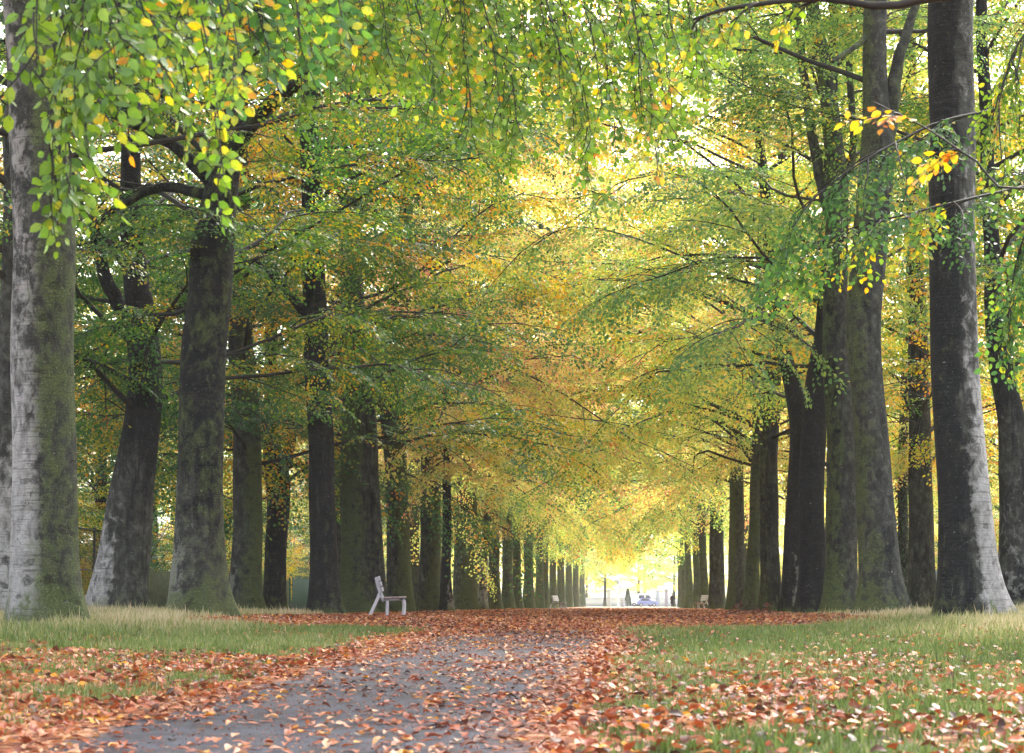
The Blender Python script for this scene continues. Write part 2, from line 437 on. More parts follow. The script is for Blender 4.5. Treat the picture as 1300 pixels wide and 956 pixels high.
def place_sprays(mb, kind, pos, fwd, up, scale, tint, rng, leaf_var=.19):
    T = SPR[kind]
    R = rot_frames(fwd, up)
    which = rng.integers(0, len(T), len(pos))
    for k, tp in enumerate(T):
        idx = np.where(which == k)[0]
        if not len(idx): continue
        n = len(idx)
        v = np.einsum('nij,kj->nki', R[idx], tp['v']) * scale[idx, None, None] + pos[idx, None, :]
        q = (np.arange(n)[:, None, None] * len(tp['v']) + tp['q'][None]).reshape(-1, 4)
        tt = tint[idx, None] + rng.normal(0, leaf_var, (n, tp['n']))
        mb.add(v.reshape(-1, 3), [q], 0, np.clip(np.repeat(tt.ravel(), 2), 0, 1))
        if len(tp['tv']):
            v = np.einsum('nij,kj->nki', R[idx], tp['tv']) * scale[idx, None, None] + pos[idx, None, :]
            q = (np.arange(n)[:, None, None] * len(tp['tv']) + tp['tq'][None]).reshape(-1, 4)
            mb.add(v.reshape(-1, 3), [q], 1)

def unit(v): return v / (np.linalg.norm(v) + 1e-9)

def branch_with_sprays(mb, P, r0, kind, rng, tint, nsub, sublen, dens=.42, hang=.25, twist=None, sprays_from=.3, sub_from=.25, spacing=None):
    """P limb polyline; adds its tube, side branches and the leaf sprays on them"""
    P = np.asarray(P, float)
    tt = np.linspace(0, 1, len(P))
    tube(mb, P, r0 * (1 - .9 * np.linspace(0, 1, len(P)) ** .7) + .004, 6 if r0 > .03 else 4, 1)
    pos, fwd, up, sc, ti = [], [], [], [], []
    def at(PP, t): return np.array([np.interp(t, np.linspace(0, 1, len(PP)), PP[:, j]) for j in range(3)])
    def put(p, d, s):
        pos.append(p); fwd.append(d); up.append(np.array([0, 0, 1.]) + rng.normal(0, .28, 3)); sc.append(s); ti.append(tint + rng.normal(0, .15))
    L0 = np.linalg.norm(np.diff(P, axis=0), axis=1).sum()
    gap = spacing or dens
    for i in range(max(2, int(L0 * (1 - sprays_from) / (gap * 1.2)))):
        t = sprays_from + (1 - sprays_from) * (i + rng.uniform(.2, .8)) / max(2, int(L0 * (1 - sprays_from) / (gap * 1.2)))
        t = min(t, .99)
        d = unit(at(P, min(1, t + .05)) - at(P, max(0, t - .05)))
        a = (1 if i % 2 else -1) * math.radians(rng.uniform(30, 70))
        d = rotz(a) @ d; d[2] -= hang * rng.uniform(.3, 1.3)
        put(at(P, t), unit(d), rng.uniform(.7, 1.1))
    for k in range(nsub):
        t = sub_from + (1 - sub_from) * (k + rng.uniform(.2, .8)) / nsub
        p0 = at(P, t); d = unit(at(P, min(1, t + .06)) - at(P, max(0, t - .06)))
        a = (1 if k % 2 else -1) * math.radians(rng.uniform(28, 68))
        d = rotz(a) @ d; d[2] += rng.uniform(-.15, .25)
        d = unit(d); L = sublen * rng.uniform(.6, 1.25) * (1.15 - .5 * t)
        s = np.linspace(0, 1, 6)[:, None]
        wob = rng.normal(0, .05, 3) * L
        S = p0 + d * L * s + np.array([0, 0, -1.]) * hang * L * s ** 2 + wob * np.sin(s * 3.14)
        tube(mb, S, np.linspace(max(.012, r0 * .28), .005, 6), 4 if kind != 'far' else 3, 1)
        n = max(2, int(L / gap))
        for i in range(n):
            u = min(.98, .18 + .82 * (i + rng.uniform(.2, .8)) / n)
            dd = unit(at(S, min(1, u + .08)) - at(S, max(0, u - .08)))
            b = (1 if i % 2 else -1) * math.radians(rng.uniform(15, 62))
            if i == n - 1: b *= .2
            dd = rotz(b) @ dd; dd[2] -= hang * rng.uniform(.2, 1.2)
            put(at(S, u), unit(dd), rng.uniform(.7, 1.15))
    if pos:
        place_sprays(mb, kind, np.array(pos), np.array(fwd), np.array(up), np.array(sc), np.array(ti), rng)

def crown_mesh(name, rng, axis, H, zlow, rad, kind, nlimb, nsub, sublen, gap, tint=.5, bias=(0, 0), low_keep=None, r0=.058, zfine=99, front=0):
    """axis(z)->(x,y) of the trunk in local coordinates; limbs above zfine carry coarser leaves"""
    mb = MB(); az = rng.uniform(0, 6.28)
    for i in range(nlimb):
        u = (i + rng.uniform(0, 1)) / nlimb
        z0 = zlow + (H * .92 - zlow) * u ** 1.25
        az += 2.39996 + rng.normal(0, .35)
        d = np.array([math.cos(az), math.sin(az), 0.])
        if low_keep is not None and z0 < low_keep[1] and (d[0] * low_keep[0] < -.2): continue
        if z0 < front and d[1] < .25: continue
        R = rad * (1.0 - (.38 if kind == 'near' else .20) * max(0, u - .35) / .65) * rng.uniform(.7, 1.12)
        R *= 1 + .22 * (d[0] * bias[0] + d[1] * bias[1])
        rise = rng.uniform(.15, .75) + .45 * u
        sag = rng.uniform(.15, .55) * (1 - .5 * u)
        s = np.linspace(0, 1, 10)
        ax0 = axis(z0)
        w1, w2 = rng.normal(0, .10), rng.normal(0, .05)
        side = np.array([-d[1], d[0], 0])
        P = np.array([[ax0[0], ax0[1], z0]]) + d[None] * (R * s)[:, None] + side[None] * (R * (w1 * np.sin(s * 2.6) + w2 * np.sin(s * 7)))[:, None]
        P[:, 2] += R * (rise * s - sag * s ** 2.2 + rng.normal(0, .03) * np.sin(s * 6)) + rng.normal(0, .05, 10) * (s > .1)
        k, g, ns = (kind, gap, nsub) if z0 < zfine else ('mid', gap * (2.0 if kind == 'near' else 1.45), nsub - 2)
        branch_with_sprays(mb, P, r0 * (1.15 - .7 * u), k, rng, tint + rng.normal(0, .12), ns, sublen * (1 - .25 * u), g, rng.uniform(.15, .42))
    return mb.mesh(name, True, True)

# ------------------------------------------------------------------ trunks
def smooth_interp(z, zs, vs):
    """monotone-ish smooth interpolation"""
    zs = np.asarray(zs, float); vs = np.asarray(vs, float)
    m = np.gradient(vs, zs)
    i = np.clip(np.searchsorted(zs, z) - 1, 0, len(zs) - 2)
    h = zs[i + 1] - zs[i]; t = np.clip((z - zs[i]) / h, 0, 1)
    h00 = 2 * t ** 3 - 3 * t ** 2 + 1; h10 = t ** 3 - 2 * t ** 2 + t; h01 = -2 * t ** 3 + 3 * t ** 2; h11 = t ** 3 - t ** 2
    return h00 * vs[i] + h10 * h * m[i] + h01 * vs[i + 1] + h11 * h * m[i + 1]

def trunk_mesh(name, rng, zs, xs, rs, H, seg, flute=0.0, spec=None, limbs=()):
    """zs local heights (0 = ground), xs lateral offset, rs radius; continues to the tree top H"""
    zs = list(zs); xs = list(xs); rs = list(rs)
    top = zs[-1]; slope = np.clip((xs[-1] - xs[-2]) / max(.3, zs[-1] - zs[-2]), -.2, .2)
    if H > top + 2:
        zs += [top + (H - top) * .4, H]; xs += [xs[-1] + slope * (H - top) * .3, xs[-1] + slope * (H - top) * .5]; rs += [rs[-1] * .6, .03]
    zz = np.concatenate([[-.25], np.arange(-.1, 1.2, .06), np.arange(1.2, H, .22), [H]])
    zc = np.maximum(zz, zs[0])
    X = smooth_interp(zc, zs, xs); R = np.maximum(np.interp(zc, zs, rs) * .35 + smooth_interp(zc, zs, rs) * .65, .02)
    ph = rng.uniform(0, 6.28, 8)
    Y = .10 * np.sin(zz * .45 + ph[0]) * np.clip(zz / 3, 0, 1) + .04 * np.sin(zz * 1.3 + ph[1]) * np.clip(zz / 3, 0, 1)
    X = X + .012 * np.sin(zz * 2.1 + ph[2])
    a = np.linspace(0, 2 * math.pi, seg, endpoint=False)
    A, Z = np.meshgrid(a, zz); 
    k1, k2 = rng.integers(4, 6), rng.integers(6, 9)
    root = np.exp(-np.maximum(Z, 0) / .40)
    mod = 1 + root * (.30 * np.maximum(0, np.cos(k1 * A + ph[3])) ** 1.5 + .12 * np.maximum(0, np.cos(k2 * A + ph[4])))
    mod += .030 * np.sin(2 * A + ph[5] + Z * .35) + .018 * np.sin(3 * A - Z * .8 + ph[6]) + .012 * np.sin(5 * A + Z * 1.7 + ph[7])
    mod += flute * np.cos(5 * A + ph[0] + .25 * Z) * (.6 + .4 * np.sin(Z * .4 + ph[1]))
    # knots
    for _ in range(int(H * .5)):
        ka, kz = rng.uniform(0, 6.28), rng.uniform(.6, H * .6)
        da = np.angle(np.exp(1j * (A - ka))); w = rng.uniform(.12, .25)
        mod += rng.uniform(-.03, .08) * np.exp(-(da / (w * 1.6)) ** 2 - ((Z - kz) / w) ** 2)
    rr = R[:, None] * mod
    v = np.stack([X[:, None] + rr * np.cos(A), Y[:, None] + rr * np.sin(A), Z], -1)
    n = len(zz); i = np.arange(n - 1)[:, None] * seg; j = np.arange(seg)[None, :]; j2 = (j + 1) % seg
    q = np.stack([i + j, i + j2, i + seg + j2, i + seg + j], -1).reshape(-1, 4)
    sp = dict(pale=0., pale_dir=0, pale_h=3., pale_w=.5, moss=.2, moss_dir=0, wet=.2, dark_dir=0, dark_h=0., low=0., pale2=0.); sp.update(spec or {})
    def attrs(nx, h):
        pale = sp['pale'] * (1 / (1 + np.exp(-(nx * sp['pale_dir'] - (.5 - sp['pale_w'])) * 4.5)) if sp['pale_dir'] else 1.0) * (sp['pale2'] + (1 - sp['pale2']) / (1 + np.exp((h - sp['pale_h']) * 1.3)))
        moss = sp['moss'] * ((.45 + .75 / (1 + np.exp(-(nx * sp['moss_dir']) * 5))) if sp['moss_dir'] else 1.0) + .55 * np.exp(-np.maximum(h, 0) / .32)
        wet = sp['wet'] * ((.4 + .75 / (1 + np.exp(-(nx * sp['dark_dir']) * 5))) if sp['dark_dir'] else 1.0) + .5 * sp['low'] / (1 + np.exp(-(h - sp['dark_h']) * 2))  # darker tone towards one side and above a given height
        return pale, moss, wet
    pa, mo, we = attrs(np.cos(A).ravel(), Z.ravel())
    V = [v.reshape(-1, 3)]; Q = [q]; PA, MO, WE = [pa], [mo], [we]; n0 = len(V[0])
    for L in limbs:
        P = np.array([p[:3] for p in L], float); rr_ = np.array([p[3] for p in L], float)
        t = np.linspace(0, 1, len(P)); tf = np.linspace(0, 1, (len(P) - 1) * 6 + 1)
        Pf = np.stack([smooth_interp(tf, t, P[:, k]) for k in range(3)], -1); rf = np.interp(tf, t, rr_)
        Pf += rng.normal(0, .008, Pf.shape)
        tmp = MB(); tube(tmp, Pf, rf, 14)
        vv = np.concatenate(tmp.v); V.append(vv); Q.append(tmp.f[4][0] + n0); n0 += len(vv)
        ang = np.tile(np.cos(np.linspace(0, 6.28, 14, endpoint=False)), len(Pf))
        x, y, w = attrs(ang, vv[:, 2]); PA.append(x); MO.append(y); WE.append(w)
    me = make_mesh(name, np.concatenate(V), [np.concatenate(Q)], True,
                   {'pale': ('POINT', np.concatenate(PA)), 'moss': ('POINT', np.concatenate(MO)), 'wet': ('POINT', np.concatenate(WE))})
    return me, lambda z: (float(np.interp(z, zz, X)), float(np.interp(z, zz, Y)))

# ---- the avenue's trees: D distance, prof = [(y px, x px, width px)], limbs = [[(x, y, width, depth offset)]]
def px(x, y, D, dy=0.0):
    s = F / D
    return ((x - VX) / s, D + dy, CZ + (HY - y) / s)

TREES = []
def T(D, prof, label, leaf='leaf_green', zlow=4.0, spec=None, limbs=(), flute=0.0, rad=7.4, low_keep=None, tint=.5, dens=1.0, H=27.0, group='beeches of the avenue', bias=1.0, front=0):
    TREES.append(dict(D=D, prof=prof, label=label, leaf=leaf, zlow=zlow, spec=spec, limbs=limbs, flute=flute, rad=rad, low_keep=low_keep, tint=tint, dens=dens, H=H, group=group, bias=bias, front=front))

GREY_L = dict(pale=.95, pale_dir=-1, pale_h=3.0, pale_w=.62, moss=.42, moss_dir=1, wet=.15)
DARK = dict(pale=0., moss=.30, moss_dir=1, wet=.62)
MOSSY = dict(pale=.1, pale_dir=-1, pale_h=1.2, moss=.55, moss_dir=0, wet=.22)
# left side, front row
T(27.7, [(782, 60, 98), (740, 58, 86), (600, 57, 78), (450, 57, 77), (300, 58, 77), (180, 50, 72), (60, 35, 62), (-150, 10, 52)],
  'big pale grey beech trunk with mossy foot at the left end of the front row', 'leaf_green', 8.5,
  dict(pale=.95, pale_dir=-1, pale_h=2.6, pale_w=.68, pale2=.52, moss=.44, moss_dir=1, wet=.22), rad=6.0)
T(36.6, [(776, 252, 80), (740, 252, 70), (700, 254, 63), (600, 255, 56), (500, 257, 57), (440, 260, 57), (380, 265, 56), (300, 270, 55), (240, 281, 44), (100, 297, 38)],
  'leaning beech trunk dark above and pale at its foot, second in the left front row', 'leaf_green', 5.2,
  dict(pale=.8, pale_dir=-1, pale_h=1.6, pale_w=.35, moss=.38, moss_dir=0, wet=.34, low=1.3, dark_h=2.6),
  limbs=[[(286, 215, 24, 0), (330, 160, 20, -.5), (410, 112, 15, -1.2), (470, 80, 12, -1.8), (530, 55, 8, -2.2)], [(272, 235, 20, 0), (225, 190, 14, -.3), (160, 158, 9, -.6), (135, 140, 6, -.8)],
         [(268, 250, 16, 0), (200, 232, 12, .4), (130, 255, 9, .8), (100, 275, 6, 1)]], tint=0.42, bias=-1.2, front=9)
T(51, [(782, 416, 48), (760, 413, 42), (720, 411, 37), (640, 410, 34), (560, 408, 33), (400, 400, 30), (250, 395, 26)],
  'straight blackish beech trunk between the pale fork trunk and the fluted trunk', 'leaf_green', 4.8, dict(pale=.15, pale_dir=1, pale_h=1, moss=.22, moss_dir=1, wet=.75),
  limbs=[[(400, 410, 16, 0), (372, 378, 12, -.4), (340, 345, 9, -.9), (310, 335, 6, -1.2)], [(397, 330, 14, 0), (430, 290, 10, -.6), (470, 270, 7, -1)]], tint=0.45, rad=6.0, bias=-1.0, front=8.5)
T(59, [(780, 462, 62), (700, 460, 52), (600, 458, 48), (500, 455, 41), (430, 450, 34), (330, 446, 24)],
  'very wide fluted beech trunk of fused stems behind the nearest bench', 'leaf_mixed', 4.6, dict(pale=.0, moss=.58, moss_dir=-1, wet=.42, dark_dir=1), flute=.13, tint=0.58, front=8)
T(68, [(780, 509, 37), (740, 507, 33), (700, 506, 30), (600, 503, 27), (500, 497, 32), (440, 503, 26), (380, 508, 22)],
  'mossy beech trunk right of the nearest bench, bending where it forks', 'leaf_copper', 3.6, dict(pale=.1, pale_dir=-1, pale_h=1, moss=.1+.55, moss_dir=1, wet=.25),
  limbs=[[(492, 510, 16, 0), (482, 440, 12, .3), (478, 380, 9, .4)], [(505, 470, 12, 0), (530, 430, 9, -.5), (560, 400, 6, -1)]], tint=0.5)
T(79, [(782, 545, 33), (740, 545, 28), (700, 546, 26), (560, 546, 25), (450, 540, 22)],
  'thick upright green beech trunk beside the slim scarred young beech', 'leaf_gold', 3.4, dict(moss=.1+.52, moss_dir=1, pale=.18, wet=.35), tint=0.35)
T(77, [(783, 567, 18), (720, 566, 13), (620, 568, 11), (540, 564, 10), (430, 570, 8)],
  'slim young beech with black scarred bark leaning between two thick trunks', 'leaf_copper', 3.2, dict(pale=.6, pale_dir=1, pale_h=1.5, moss=.05, wet=.85), dens=.5, H=13, rad=4, tint=0.6)
T(96, [(782, 592, 31), (700, 592, 27), (620, 593, 25), (500, 593, 22)],
  'broad olive beech trunk standing right of the slim scarred beech', 'leaf_copper', 3.2, dict(moss=.1+.62, moss_dir=1, pale=.18, wet=.25), tint=0.4)
T(107, [(781, 612, 14), (740, 613, 11), (700, 615, 10), (650, 620, 11), (550, 628, 9)],
  'thin pale leaning trunk just right of the broad olive trunk', 'leaf_yellow_green', 4, dict(pale=.55, pale_h=2.5, moss=.2, wet=.2), dens=.5, H=13, rad=4, tint=0.4)
T(112, [(780, 628, 22), (740, 627, 16), (680, 627, 14), (560, 628, 13)],
  'beech trunk with spreading foot right of the thin leaning trunk', 'leaf_gold', 3.2, dict(pale=.3, pale_dir=-1, pale_h=1.5, moss=.45, wet=.3), tint=.4)
for (x, D, w) in ((644, 128, 14), (656, 141, 11), (671, 156, 13), (685, 176, 10), (692, 188, 9), (702, 206, 9), (712, 228, 10), (722, 255, 9), (731, 285, 8), (739, 320, 7)):
    T(D, [(768 + .3 * F / D, x, w * 1.4), (740, x, w), (680, x, w * .95)],
      'far beech trunk in the hazy close line by the far left bench', ('leaf_gold', 'leaf_mixed', 'leaf_yellow_green')[int(x) % 3], 3.0, dict(pale=.3, moss=.55, wet=.1), group='far beeches of the left row')
# left side, back row
T(34, [(772, 4, 44), (700, 6, 32), (640, 8, 28), (500, 10, 24), (300, 14, 22)],
  'scarred grey trunk cut by the left edge of the picture', 'leaf_green', 5, dict(pale=.75, moss=.12, wet=.3), low_keep=(-1, 7))
T(42, [(775, 148, 80), (750, 150, 72), (700, 158, 64), (640, 166, 56), (560, 178, 46), (480, 186, 42), (410, 180, 38), (340, 172, 30), (200, 165, 25)],
  'grey beech trunk with swollen foot leaning right before the black mesh fence', 'leaf_green', 4.0, dict(pale=.85, pale_dir=-1, pale_h=2.0, pale_w=.6, moss=.18, wet=.35, low=.9, dark_h=3.0),
  limbs=[[(182, 430, 26, 0), (150, 390, 20, .2), (122, 330, 16, .4), (105, 260, 11, .6)]], tint=.55)
T(55, [(772, 312, 48), (740, 312, 42), (700, 313, 39), (560, 313, 35), (420, 305, 30), (300, 305, 26)],
  'mottled mossy trunk with pale left side left of the dark forked trunk', 'leaf_deep', 3.8, dict(pale=.55, pale_dir=-1, pale_h=1.8, pale_w=.3, moss=.5, moss_dir=1, wet=.35))
T(65, [(770, 347, 28), (700, 350, 27), (640, 354, 29), (600, 352, 32), (560, 345, 22), (480, 345, 18)],
  'narrow dark beech trunk forking low left of the straight blackish trunk', 'leaf_deep', 3.4, dict(moss=.25, wet=.7),
  limbs=[[(356, 605, 18, 0), (368, 560, 14, .2), (372, 480, 10, .4)]], tint=.55)
for (x, D) in ((430, 78), (525, 104), (582, 122), (605, 140)):
    T(D, [(768 + .25 * F / D, x, 24 * 78 / D), (700, x, 19 * 78 / D), (560, x + 2, 17 * 78 / D)],
      'beech glimpsed between the trunks of the left front row', ('leaf_deep', 'leaf_gold')[int(D) % 2], 3.2, dict(moss=.4, wet=.4), group='back row beeches on the left')
# right side, front row
T(31.7, [(783, 1237, 98), (760, 1234, 88), (740, 1232, 81), (700, 1228, 73), (640, 1224, 67), (540, 1218, 64), (450, 1212, 62), (300, 1210, 60), (100, 1209, 59), (-100, 1208, 56)],
  'big beech trunk split dark left and pale lilac right, nearest on the right', 'leaf_mixed', 10.5,
  dict(pale=1.05, pale_dir=1, pale_h=3.0, pale_w=.36, pale2=.36, moss=.16, moss_dir=-1, wet=.72, dark_dir=-1), rad=6.0, low_keep=(1, 14), front=14)
T(40, [(782, 1118, 68), (740, 1116, 56), (640, 1112, 49), (500, 1102, 43), (400, 1098, 46), (300, 1106, 46), (200, 1113, 44), (140, 1111, 34), (-60, 1111, 28)],
  'brown grey beech trunk with green mossy left foot and a fork near the top', 'leaf_yellow_green', 10.0, dict(pale=.22, pale_dir=1, pale_h=5, moss=.42, moss_dir=-1, wet=.40),
  limbs=[[(1122, 200, 26, 0), (1134, 120, 20, .1), (1143, 70, 15, .2), (1165, 0, 11, .3), (1180, -80, 9, .4)], [(1098, 52, 8, -.2), (1080, 70, 7, -.5), (1062, 85, 6, -.8), (1050, 96, 4, -1)]], rad=6.2, front=15, tint=0.3)
T(49, [(781, 1068, 56), (740, 1067, 45), (640, 1070, 40), (560, 1068, 38), (450, 1061, 33), (370, 1059, 31), (250, 1063, 27), (120, 1052, 22), (30, 1036, 18), (-100, 1020, 15)],
  'blue green dark beech trunk speckled with lichen, left of the brown grey trunk', 'leaf_yellow_green', 8.0, dict(pale=.30, pale_dir=1, pale_h=1.8, pale_w=.2, moss=.45, moss_dir=-1, wet=.62, dark_dir=-1),
  limbs=[[(1060, 290, 18, 0), (1044, 230, 15, .2), (1030, 150, 12, .3), (1014, 20, 11, .4), (1008, -60, 9, .5)], [(1064, 250, 14, 0), (1085, 190, 9, .3), (1082, 80, 9, .6), (1085, -40, 8, .8)]], tint=0.3, front=15, low_keep=(1, 12))
T(54, [(780, 1031, 38), (700, 1031, 34), (620, 1030, 34), (500, 1036, 30), (420, 1045, 22), (300, 1050, 16)],
  'almost black beech trunk squeezed between the lichen trunk and the forked trunk', 'leaf_yellow_green', 6.5, dict(pale=.45, pale_dir=1, pale_h=1.6, pale_w=.1, moss=.1, wet=1.0), low_keep=(-1, 8), tint=0.4, front=0)
T(61, [(780, 1004, 29), (740, 1005, 26), (700, 1007, 24), (620, 1010, 23), (540, 1015, 25), (500, 1008, 24), (450, 996, 20), (390, 984, 17), (280, 974, 14), (150, 962, 11)],
  'dark trunk with pale grey foot that bends left into a fork on the right', 'leaf_yellow_green', 6.0, dict(pale=.7, pale_dir=1, pale_h=1.4, pale_w=.55, moss=.12, wet=.85),
  limbs=[[(1016, 520, 16, 0), (1034, 500, 11, .2), (1042, 440, 9, .3)]], tint=0.45, front=9)
T(73, [(784, 978, 31), (740, 978, 27), (700, 977, 25), (600, 976, 23), (500, 980, 22), (400, 985, 18)],
  'upright dark beech trunk, right one of a close pair on the right', 'leaf_mixed', 3.8, dict(pale=.35, pale_dir=1, pale_h=1.5, moss=.35, moss_dir=-1, wet=.55), tint=0.45)
T(83, [(781, 953, 26), (740, 955, 19), (700, 957, 16), (600, 960, 14), (430, 964, 14)],
  'green stained beech trunk with wide foot, left one of a close pair', 'leaf_yellow_green', 3.8, dict(moss=.55, wet=.35), tint=0.5)
T(96, [(781, 934, 28), (740, 935, 22), (700, 935, 20), (600, 935, 17), (450, 932, 14)],
  'olive beech trunk left of the close pair on the right side', 'leaf_gold', 3.6, dict(moss=.55, moss_dir=-1, wet=.3), tint=0.35)
T(116, [(783, 911, 23), (740, 910, 20), (700, 910, 19), (600, 908, 16), (520, 905, 14), (430, 895, 10)],
  'dark beech trunk forking upward just right of the far right bench', 'leaf_copper', 3.6, dict(moss=.3, wet=.6),
  limbs=[[(909, 560, 12, 0), (920, 500, 9, .3), (926, 430, 7, .5)], [(905, 570, 8, 0), (885, 530, 6, -.4), (868, 500, 4, -.8)]], tint=0.3)
for (x, D, w) in ((893, 142, 11), (884, 158, 10), (874, 178, 9), (868, 205, 8), (863, 240, 7)):
    T(D, [(768 + .3 * F / D, x + 2, w * 1.5), (740, x + 1, w), (640, x - 4, w * .9)],
      'far beech trunk behind the far right bench', ('leaf_gold', 'leaf_yellow_green', 'leaf_yellow_green')[int(x) % 3], 3.4, dict(pale=.3, moss=.55, wet=.15), group='far beeches of the right row')
# right side, back row
T(45, [(772, 1292, 52), (700, 1289, 44), (600, 1287, 40), (540, 1285, 37), (480, 1272, 32), (430, 1264, 26), (300, 1258, 20)],
  'grey brown trunk at the right edge bending left under dark leaves', 'leaf_green', 5, dict(pale=.35, pale_h=3, moss=.15, wet=.45, low=.8, dark_h=4.5), low_keep=(1, 9), tint=.5)
T(60, [(776, 1173, 44), (740, 1171, 37), (700, 1170, 34), (600, 1169, 31), (500, 1166, 27)],
  'even grey beech trunk standing in the gap left of the big lilac trunk', 'leaf_mixed', 3.9, dict(pale=.1, moss=.2, wet=.45), low_keep=(1, 6), tint=.5)
T(72, [(774, 1148, 21), (700, 1147, 14), (600, 1146, 12), (450, 1150, 10)],
  'thin ivy clad trunk between the brown grey trunk and the even grey trunk', 'leaf_gold', 4.5, dict(pale=.4, moss=.2, wet=.3), H=13, rad=4, dens=.6)
for (x, D) in ((1055, 88), (1002, 104), (945, 140)):
    T(D, [(768 + .25 * F / D, x, 22 * 78 / D), (700, x, 18 * 78 / D), (560, x + 2, 16 * 78 / D)],
      'beech glimpsed between the trunks of the right front row', ('leaf_gold', 'leaf_mixed')[int(D) % 2], 3.4, dict(moss=.4, wet=.4), group='back row beeches on the right')

FARV = {}
def shared_crown(kind, v):
    if (kind, v) not in FARV:
        r = np.random.default_rng(100 + v + (50 if kind == 'far' else 0))
        if kind == 'mid': FARV[kind, v] = crown_mesh('beech_crown', r, lambda z: (0, 0), 28, 6.2, 9.2, 'mid', 58, 9, 2.5, .40, tint=.52, zfine=22)
        else: FARV[kind, v] = crown_mesh('beech_crown', r, lambda z: (0, 0), 29, 5.8, 9.2, 'far', 52, 8, 2.6, .55)
    return FARV[kind, v]

def build_tree(i, t):
    rng = np.random.default_rng(1000 + i)
    D = t['D']; s = F / D
    bx = (t['prof'][0][1] - VX) / s
    bz = float(ground_z(bx, D))
    root = thing('beech_tree', t['label'], 'tree', (bx, D, bz), t['group'])
    pr = sorted(t['prof'], key=lambda p: -p[0])
    zs = [CZ + (HY - p[0]) / s - bz for p in pr]; xs = [(p[1] - VX) / s - bx for p in pr]; rs = [p[2] / 2 / s for p in pr]
    zs[0] = min(zs[0], 0.05)
    limbs = []
    for L in t['limbs']:
        limbs.append([((x - VX) / s - bx, dy, CZ + (HY - y) / s - bz, w / 2 / s) for (x, y, w, dy) in L])
    seg = 44 if D < 45 else (30 if D < 85 else 18)
    me, axis = trunk_mesh('beech_trunk', rng, zs, xs, rs, t['H'], seg, t['flute'], t['spec'], limbs)
    link('trunk', me, M['bark'], root)
    leaf = M[t['leaf']]
    if D < 66:
        n = int(44 * t['dens']); side = -1 if bx > -1.5 else 1
        cm = crown_mesh('beech_crown', rng, axis, t['H'], t['zlow'], t['rad'], 'near' if D < 46 else 'mid', n, 9, 2.2, .34 if D < 46 else .36, t['tint'], (side * t['bias'], 0), t['low_keep'], zfine=min(99, CZ + 768 * D / F * 1.05), front=t['front'])
        link('crown', cm, [leaf, M['twig']], root)
    else:
        c = link('crown', shared_crown('mid' if D < 100 else 'far', i % 3), [leaf, M['twig']], root)
        c.rotation_euler = (0, 0, rng.uniform(0, 6.28)); sc = t['H'] / 27
        c.scale = (sc * t['rad'] / 7.4,) * 2 + (sc,)
        c.location.z = -.3 + (1.8 if t['H'] < 20 else 0)
    return root

ROOTS = [build_tree(i, t) for i, t in enumerate(TREES)]

# ivy on the thin trunk
for r, t in zip(ROOTS, TREES):
    if 'ivy' in t['label']:
        rg = np.random.default_rng(5); n = 1500
        h = rg.uniform(.6, 5.2, n); a = rg.uniform(0, 6.28, n); rr = .17 + rg.uniform(0, .14, n)
        p = np.stack([rr * np.cos(a) - .05, rr * np.sin(a), h], -1); f = np.stack([np.cos(a) * .6, np.sin(a) * .6, -.6 + rg.normal(0, .3, n)], -1)
        v, q, tt = leaves_from(p, f, np.stack([np.cos(a), np.sin(a), .6 + 0 * a], -1) + rg.normal(0, .3, (n, 3)), rg.uniform(.07, .13, n), rg.uniform(0, 1, n))
        mb = MB(); mb.add(v, [q], 0, tt); link('ivy', mb.mesh('ivy', True, True), M['leaf_dark_shrub'], r)

# ------------------------------------------------------------------ near trees outside the frame whose branches hang into it
def near_tree(x, y, label, leaf, branches, seed, H=19, zlow=8.5, crown=True, dens=20):
    rng = np.random.default_rng(seed)
    bz = float(ground_z(x, y))
    root = thing('beech_tree', label, 'tree', (x, y, bz), 'beeches of the avenue')
    me, axis = trunk_mesh('beech_trunk', rng, [0, .5, 2, 6, 10], [0, 0, 0, .05, .1], [.62, .48, .42, .36, .28], H, 32, 0, dict(pale=.4, moss=.35, wet=.35), [])
    link('trunk', me, M['bark'], root)
    if crown:
        link('crown', crown_mesh('beech_crown', rng, axis, H, zlow, 6.0, 'near', dens, 6, 2.0, .5, .5), [M[leaf], M['twig']], root)
    for B in branches:
        mb = MB()
        pts = np.array(B['pts'], float)
        tt = np.linspace(0, 1, len(pts)); tf = np.linspace(0, 1, 14)
        P = np.stack([smooth_interp(tf, tt, pts[:, k]) for k in range(3)], -1) - np.array([x, y, bz])
        branch_with_sprays(mb, P, B.get('r', .05), B.get('kind', 'hero'), rng, B.get('tint', .45), B.get('nsub', 8), B.get('sub', 1.0), B.get('gap', .3), B.get('hang', .8), None, B.get('from', .4), B.get('sfrom', .4))
        b = link('branch', mb.mesh('overhanging_branch', True, True), [M[B.get('leaf', leaf)], M['twig']], root)
    return root

